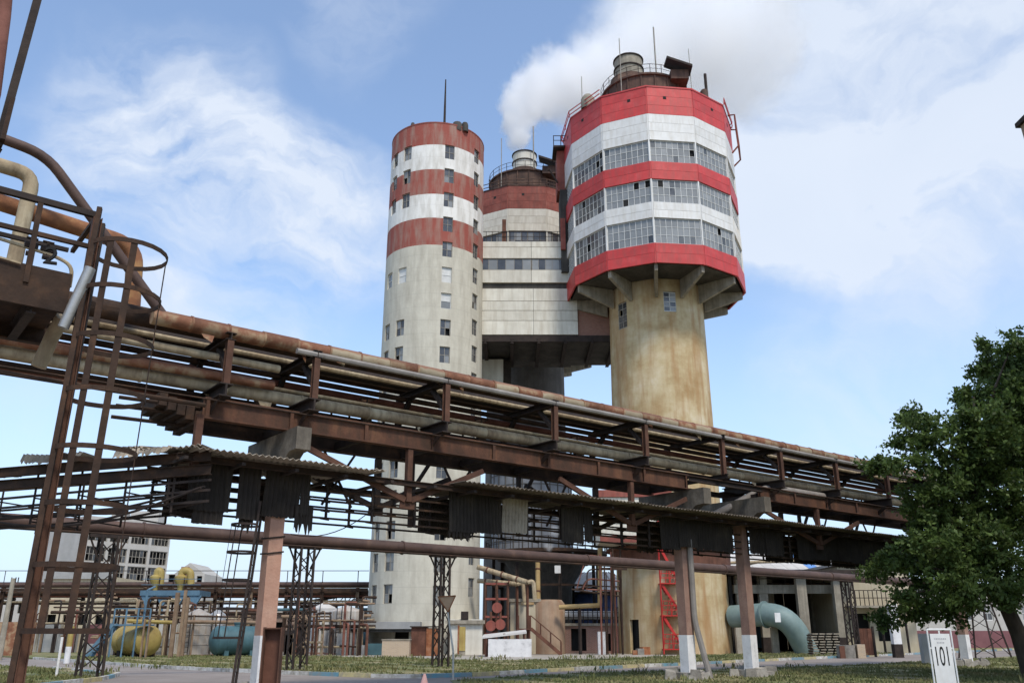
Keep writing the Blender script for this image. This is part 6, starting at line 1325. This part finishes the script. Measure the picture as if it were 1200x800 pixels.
# ------------------------------------------------------------------ the tree at the right
def tree():
    import numpy as np
    rng = np.random.default_rng(12)
    TY = 34.0; base = Vector((P(1203, 742, TY).x, TY, 0))
    t = thing('broadleaf_tree', 'tall dark green leafy tree hiding the right end of the pipe rack', 'tree', base)
    cl = [(1052, 505, 30), (1046, 488, 14), (1040, 545, 24), (1072, 520, 26), (1050, 590, 30), (1082, 570, 34), (1045, 635, 18), (1070, 645, 36), (1056, 688, 22), (1066, 714, 16), (1095, 690, 30), (1112, 715, 20), (1130, 690, 34), (1150, 640, 48), (1110, 615, 42), (1155, 570, 48), (1115, 545, 36), (1098, 500, 16), (1125, 500, 26), (1150, 520, 34), (1160, 470, 34), (1146, 432, 16), (1172, 430, 30), (1144, 406, 9), (1178, 405, 16), (1195, 400, 18), (1205, 450, 44), (1200, 530, 56), (1205, 610, 58), (1180, 670, 40), (1222, 680, 42), (1250, 500, 52), (1260, 580, 60), (1265, 660, 50), (1240, 425, 40), (1290, 540, 45), (1170, 700, 22), (1030, 660, 9), (1032, 700, 8), (1030, 520, 10)]
    ctr = []; rs_ = []
    cl = [(px+(25 if px < 1110 else 9), py, r) for px, py, r in cl]+[(1178, 455, 30), (1196, 470, 40), (1160, 498, 34), (1190, 425, 26), (1200, 500, 40), (1178, 530, 40), (1140, 560, 34), (1172, 612, 44), (1130, 655, 40), (1090, 600, 30)]
    for px, py, r in cl:
        Y = TY+rng.uniform(-2.2, 2.6)*(1 if r > 20 else .5); p = P(px, py, Y); ctr.append(p); rs_.append(r/FPX*(Y*cos(PITCH)+p.z*sin(PITCH))*1.0)
    # more clumps for depth behind
    for k in range(16):
        i = rng.integers(0, len(cl)); p = ctr[i]+Vector((rng.uniform(-.8, .8), rng.uniform(1.5, 4.0), rng.uniform(-.6, .2))); ctr.append(p); rs_.append(max(.5, rs_[i]*.8))
    tr_ = MB(); fork = base+Vector((-.75, .1, 3.4))
    tr_.tube([base-ZV*.1, base+Vector((-.12, 0, .5)), base+Vector((-.3, 0, 1.6)), base+Vector((-.62, .05, 2.8)), fork, fork+Vector((-.2, .2, 2.2)), fork+Vector((.3, .3, 5.0)), fork+Vector((.5, .2, 7.4))], .3, 10, True, [.42, .34, .29, .26, .25, .19, .12, .05])
    tr_.build('trunk', bark, t)
    forks = [fork-ZV*.5, fork+ZV*.6, fork+Vector((-.2, .2, 2.2)), fork+Vector((.05, .25, 3.6)), fork+Vector((.3, .3, 5.0))]
    for i, (p, r) in enumerate(zip(ctr, rs_)):
        if i % 2 and r < .8: continue
        f = min(forks, key=lambda q: (q-p).length+max(0, q.z-p.z+.4)*2.5); mid = f.lerp(p, .55)+Vector((0, 0, .35)); w = .05+.012*(p-f).length
        br = MB().tube([f, f.lerp(mid, .5)+Vector((0, 0, .1)), mid, p+ZV*.1], w, 6, True, [w, w*.8, w*.5, .015]); br.build('limb', bark, t)
    V = []; F = []
    for p, r in zip(ctr, rs_):
        # sub-sprays: leaflets grouped on small twigs give the ragged outline
        ns = int(27*r*r+10)
        for s in range(ns):
            dv = rng.normal(size=3); dv /= np.linalg.norm(dv); rr_ = r*.74*(rng.uniform(.25, 1.15)**.6); c = np.array(p)+dv*rr_*np.array([1, 1, .82])
            out = dv+np.array([0, 0, -.25]); out /= np.linalg.norm(out); L = rng.uniform(.4, .85); nl = int(rng.integers(24, 44)); out[2] *= .45; out /= np.linalg.norm(out)
            side = np.cross(out, rng.normal(size=3)); side /= np.linalg.norm(side)
            for k in range(nl):
                q = c+out*L*(k/nl-.3)+side*rng.normal()*.17*(1.1-k/nl)+rng.normal(size=3)*np.array([.06, .06, .045]); d1 = side*(1 if k % 2 else -1)+out*.5+rng.normal(size=3)*.35; d1 /= np.linalg.norm(d1)
                d2 = np.cross(d1, rng.normal(size=3)+np.array([0, 0, 1.2])); d2 /= np.linalg.norm(d2); l, w = rng.uniform(.13, .22), rng.uniform(.045, .07)
                b = len(V); V += [q-d2*w*.3, q+d1*l*.5-d2*w, q+d1*l, q+d1*l*.5+d2*w]; F.append((b, b+1, b+2, b+3))
    me = bpy.data.meshes.new('crown'); A = np.array(V)-np.array(base); me.from_pydata(A.tolist(), [], F)
    m = mat('tree_leaves', [(.3, (.048, .076, .020)), (.5, (.08, .122, .032)), (.72, (.13, .18, .05))], scale=.9, rough=.55, bump=0, tint=0, spec=.25)
    nt = m.node_tree; b = nt.nodes['Principled BSDF']; src = b.inputs['Base Color'].links[0].from_socket
    geo = nt.nodes.new('ShaderNodeNewGeometry'); hv = nt.nodes.new('ShaderNodeHueSaturation'); mr = nt.nodes.new('ShaderNodeMapRange'); nt.links.new(geo.outputs['Random Per Island'], mr.inputs[0]); mr.inputs[3].default_value = .6; mr.inputs[4].default_value = 1.5
    nt.links.new(src, hv.inputs['Color']); nt.links.new(mr.outputs[0], hv.inputs['Value']); nt.links.new(hv.outputs[0], b.inputs['Base Color'])
    tb_ = nt.nodes.new('ShaderNodeBsdfTranslucent'); nt.links.new(hv.outputs[0], tb_.inputs[0]); ms = nt.nodes.new('ShaderNodeMixShader'); ms.inputs[0].default_value = .38; nt.links.new(b.outputs[0], ms.inputs[1]); nt.links.new(tb_.outputs[0], ms.inputs[2])
    nt.links.new(ms.outputs[0], nt.nodes['Material Output'].inputs['Surface'])
    me.materials.append(m); o = bpy.data.objects.new('crown', me); C.objects.link(o); o.parent = t
    # a second tree of the same row, beyond the right edge, whose shade lies on the lawn
    for loc, rz, k, lb in (((25.0, 23.0, 0), 2.4, 1.12, 'tall leafy tree beyond the right edge shading the lawn'), ((15.2, 10.5, 0), 4.0, .95, 'lower leafy tree beside the camera beyond the right edge')):
        t2 = t.copy(); C.objects.link(t2); t2.location = loc; t2.rotation_euler = (0, 0, rz); t2.scale = (k, k, k); t2['label'] = lb; t2['group'] = t['group'] = 'trees along the lawn'
        for c in list(t.children):
            d = c.copy(); C.objects.link(d); d.parent = t2
tree()
# ------------------------------------------------------------------ steam
def steam_mat(name, dens, nscale, lo, hi):
    m = bpy.data.materials.new(name); m.use_nodes = True; nt = m.node_tree; N, L = nt.nodes, nt.links; N.remove(N['Principled BSDF'])
    v = N.new('ShaderNodeVolumePrincipled'); v.inputs['Color'].default_value = (1, 1, 1, 1); v.inputs['Anisotropy'].default_value = -.35
    tc = N.new('ShaderNodeTexCoord'); ln = N.new('ShaderNodeVectorMath'); ln.operation = 'LENGTH'
    no = N.new('ShaderNodeTexNoise'); no.inputs['Scale'].default_value = nscale; no.inputs['Detail'].default_value = 5; no.inputs['Roughness'].default_value = .6
    oi = N.new('ShaderNodeObjectInfo'); of = N.new('ShaderNodeVectorMath'); of.operation = 'MULTIPLY_ADD'; L.new(oi.outputs['Random'], of.inputs[0]); of.inputs[1].default_value = (37, 11, 23); L.new(tc.outputs['Object'], of.inputs[2]); L.new(of.outputs[0], no.inputs['Vector'])
    L.new(tc.outputs['Object'], ln.inputs[0])
    # radial falloff broken up by the noise: 1 at the core, 0 before the shell
    su = N.new('ShaderNodeMath'); su.operation = 'MULTIPLY_ADD'; L.new(no.outputs[0], su.inputs[0]); su.inputs[1].default_value = 1.15; L.new(ln.outputs['Value'], su.inputs[2])
    mr = N.new('ShaderNodeMapRange'); mr.interpolation_type = 'SMOOTHSTEP'; L.new(su.outputs[0], mr.inputs[0]); mr.inputs[1].default_value = hi; mr.inputs[2].default_value = lo; mr.inputs[3].default_value = 0; mr.inputs[4].default_value = dens
    L.new(mr.outputs[0], v.inputs['Density']); L.new(v.outputs[0], N['Material Output'].inputs['Volume']); return m
ico = bpy.data.meshes.new('puff'); bm = bmesh_ = None
import bmesh
bm = bmesh.new(); bmesh.ops.create_icosphere(bm, subdivisions=3, radius=1.0); bm.to_mesh(ico); bm.free()
def plume(name, label, pts, dens):
    p0 = P(*pts[0][:3]); t = thing(name, label, 'steam', p0); t['kind'] = 'stuff'
    for i, (px, py, Y, rpx) in enumerate(pts):
        p = P(px, py, Y); r = rpx/FPX*(Y*cos(PITCH)+(p.z-EYE)*sin(PITCH)); me = ico.copy(); me.materials.clear(); me.materials.append(steam_mat('steam', dens*min(1.0, 2.6/r), 2.3, .98, 1.32))
        o = bpy.data.objects.new('puff', me); C.objects.link(o); o.parent = t; o.location = p-Vector(p0); o.scale = (r, r, r)
plume('steam_plume', 'white steam plume blowing right from the stack of the older tower', [(607, 163, 97, 22), (606, 147, 97, 29), (611, 126, 97, 40), (628, 108, 98, 52), (655, 98, 100, 62), (693, 96, 103, 74), (738, 74, 107, 90), (795, 46, 112, 112), (860, 50, 118, 125)], .9)
plume('steam_wisp', 'small wisp of steam rising beside the grey panel drum', [(638, 652, 82, 7), (643, 640, 82, 9), (650, 622, 82, 11), (660, 600, 82.5, 15)], .5)
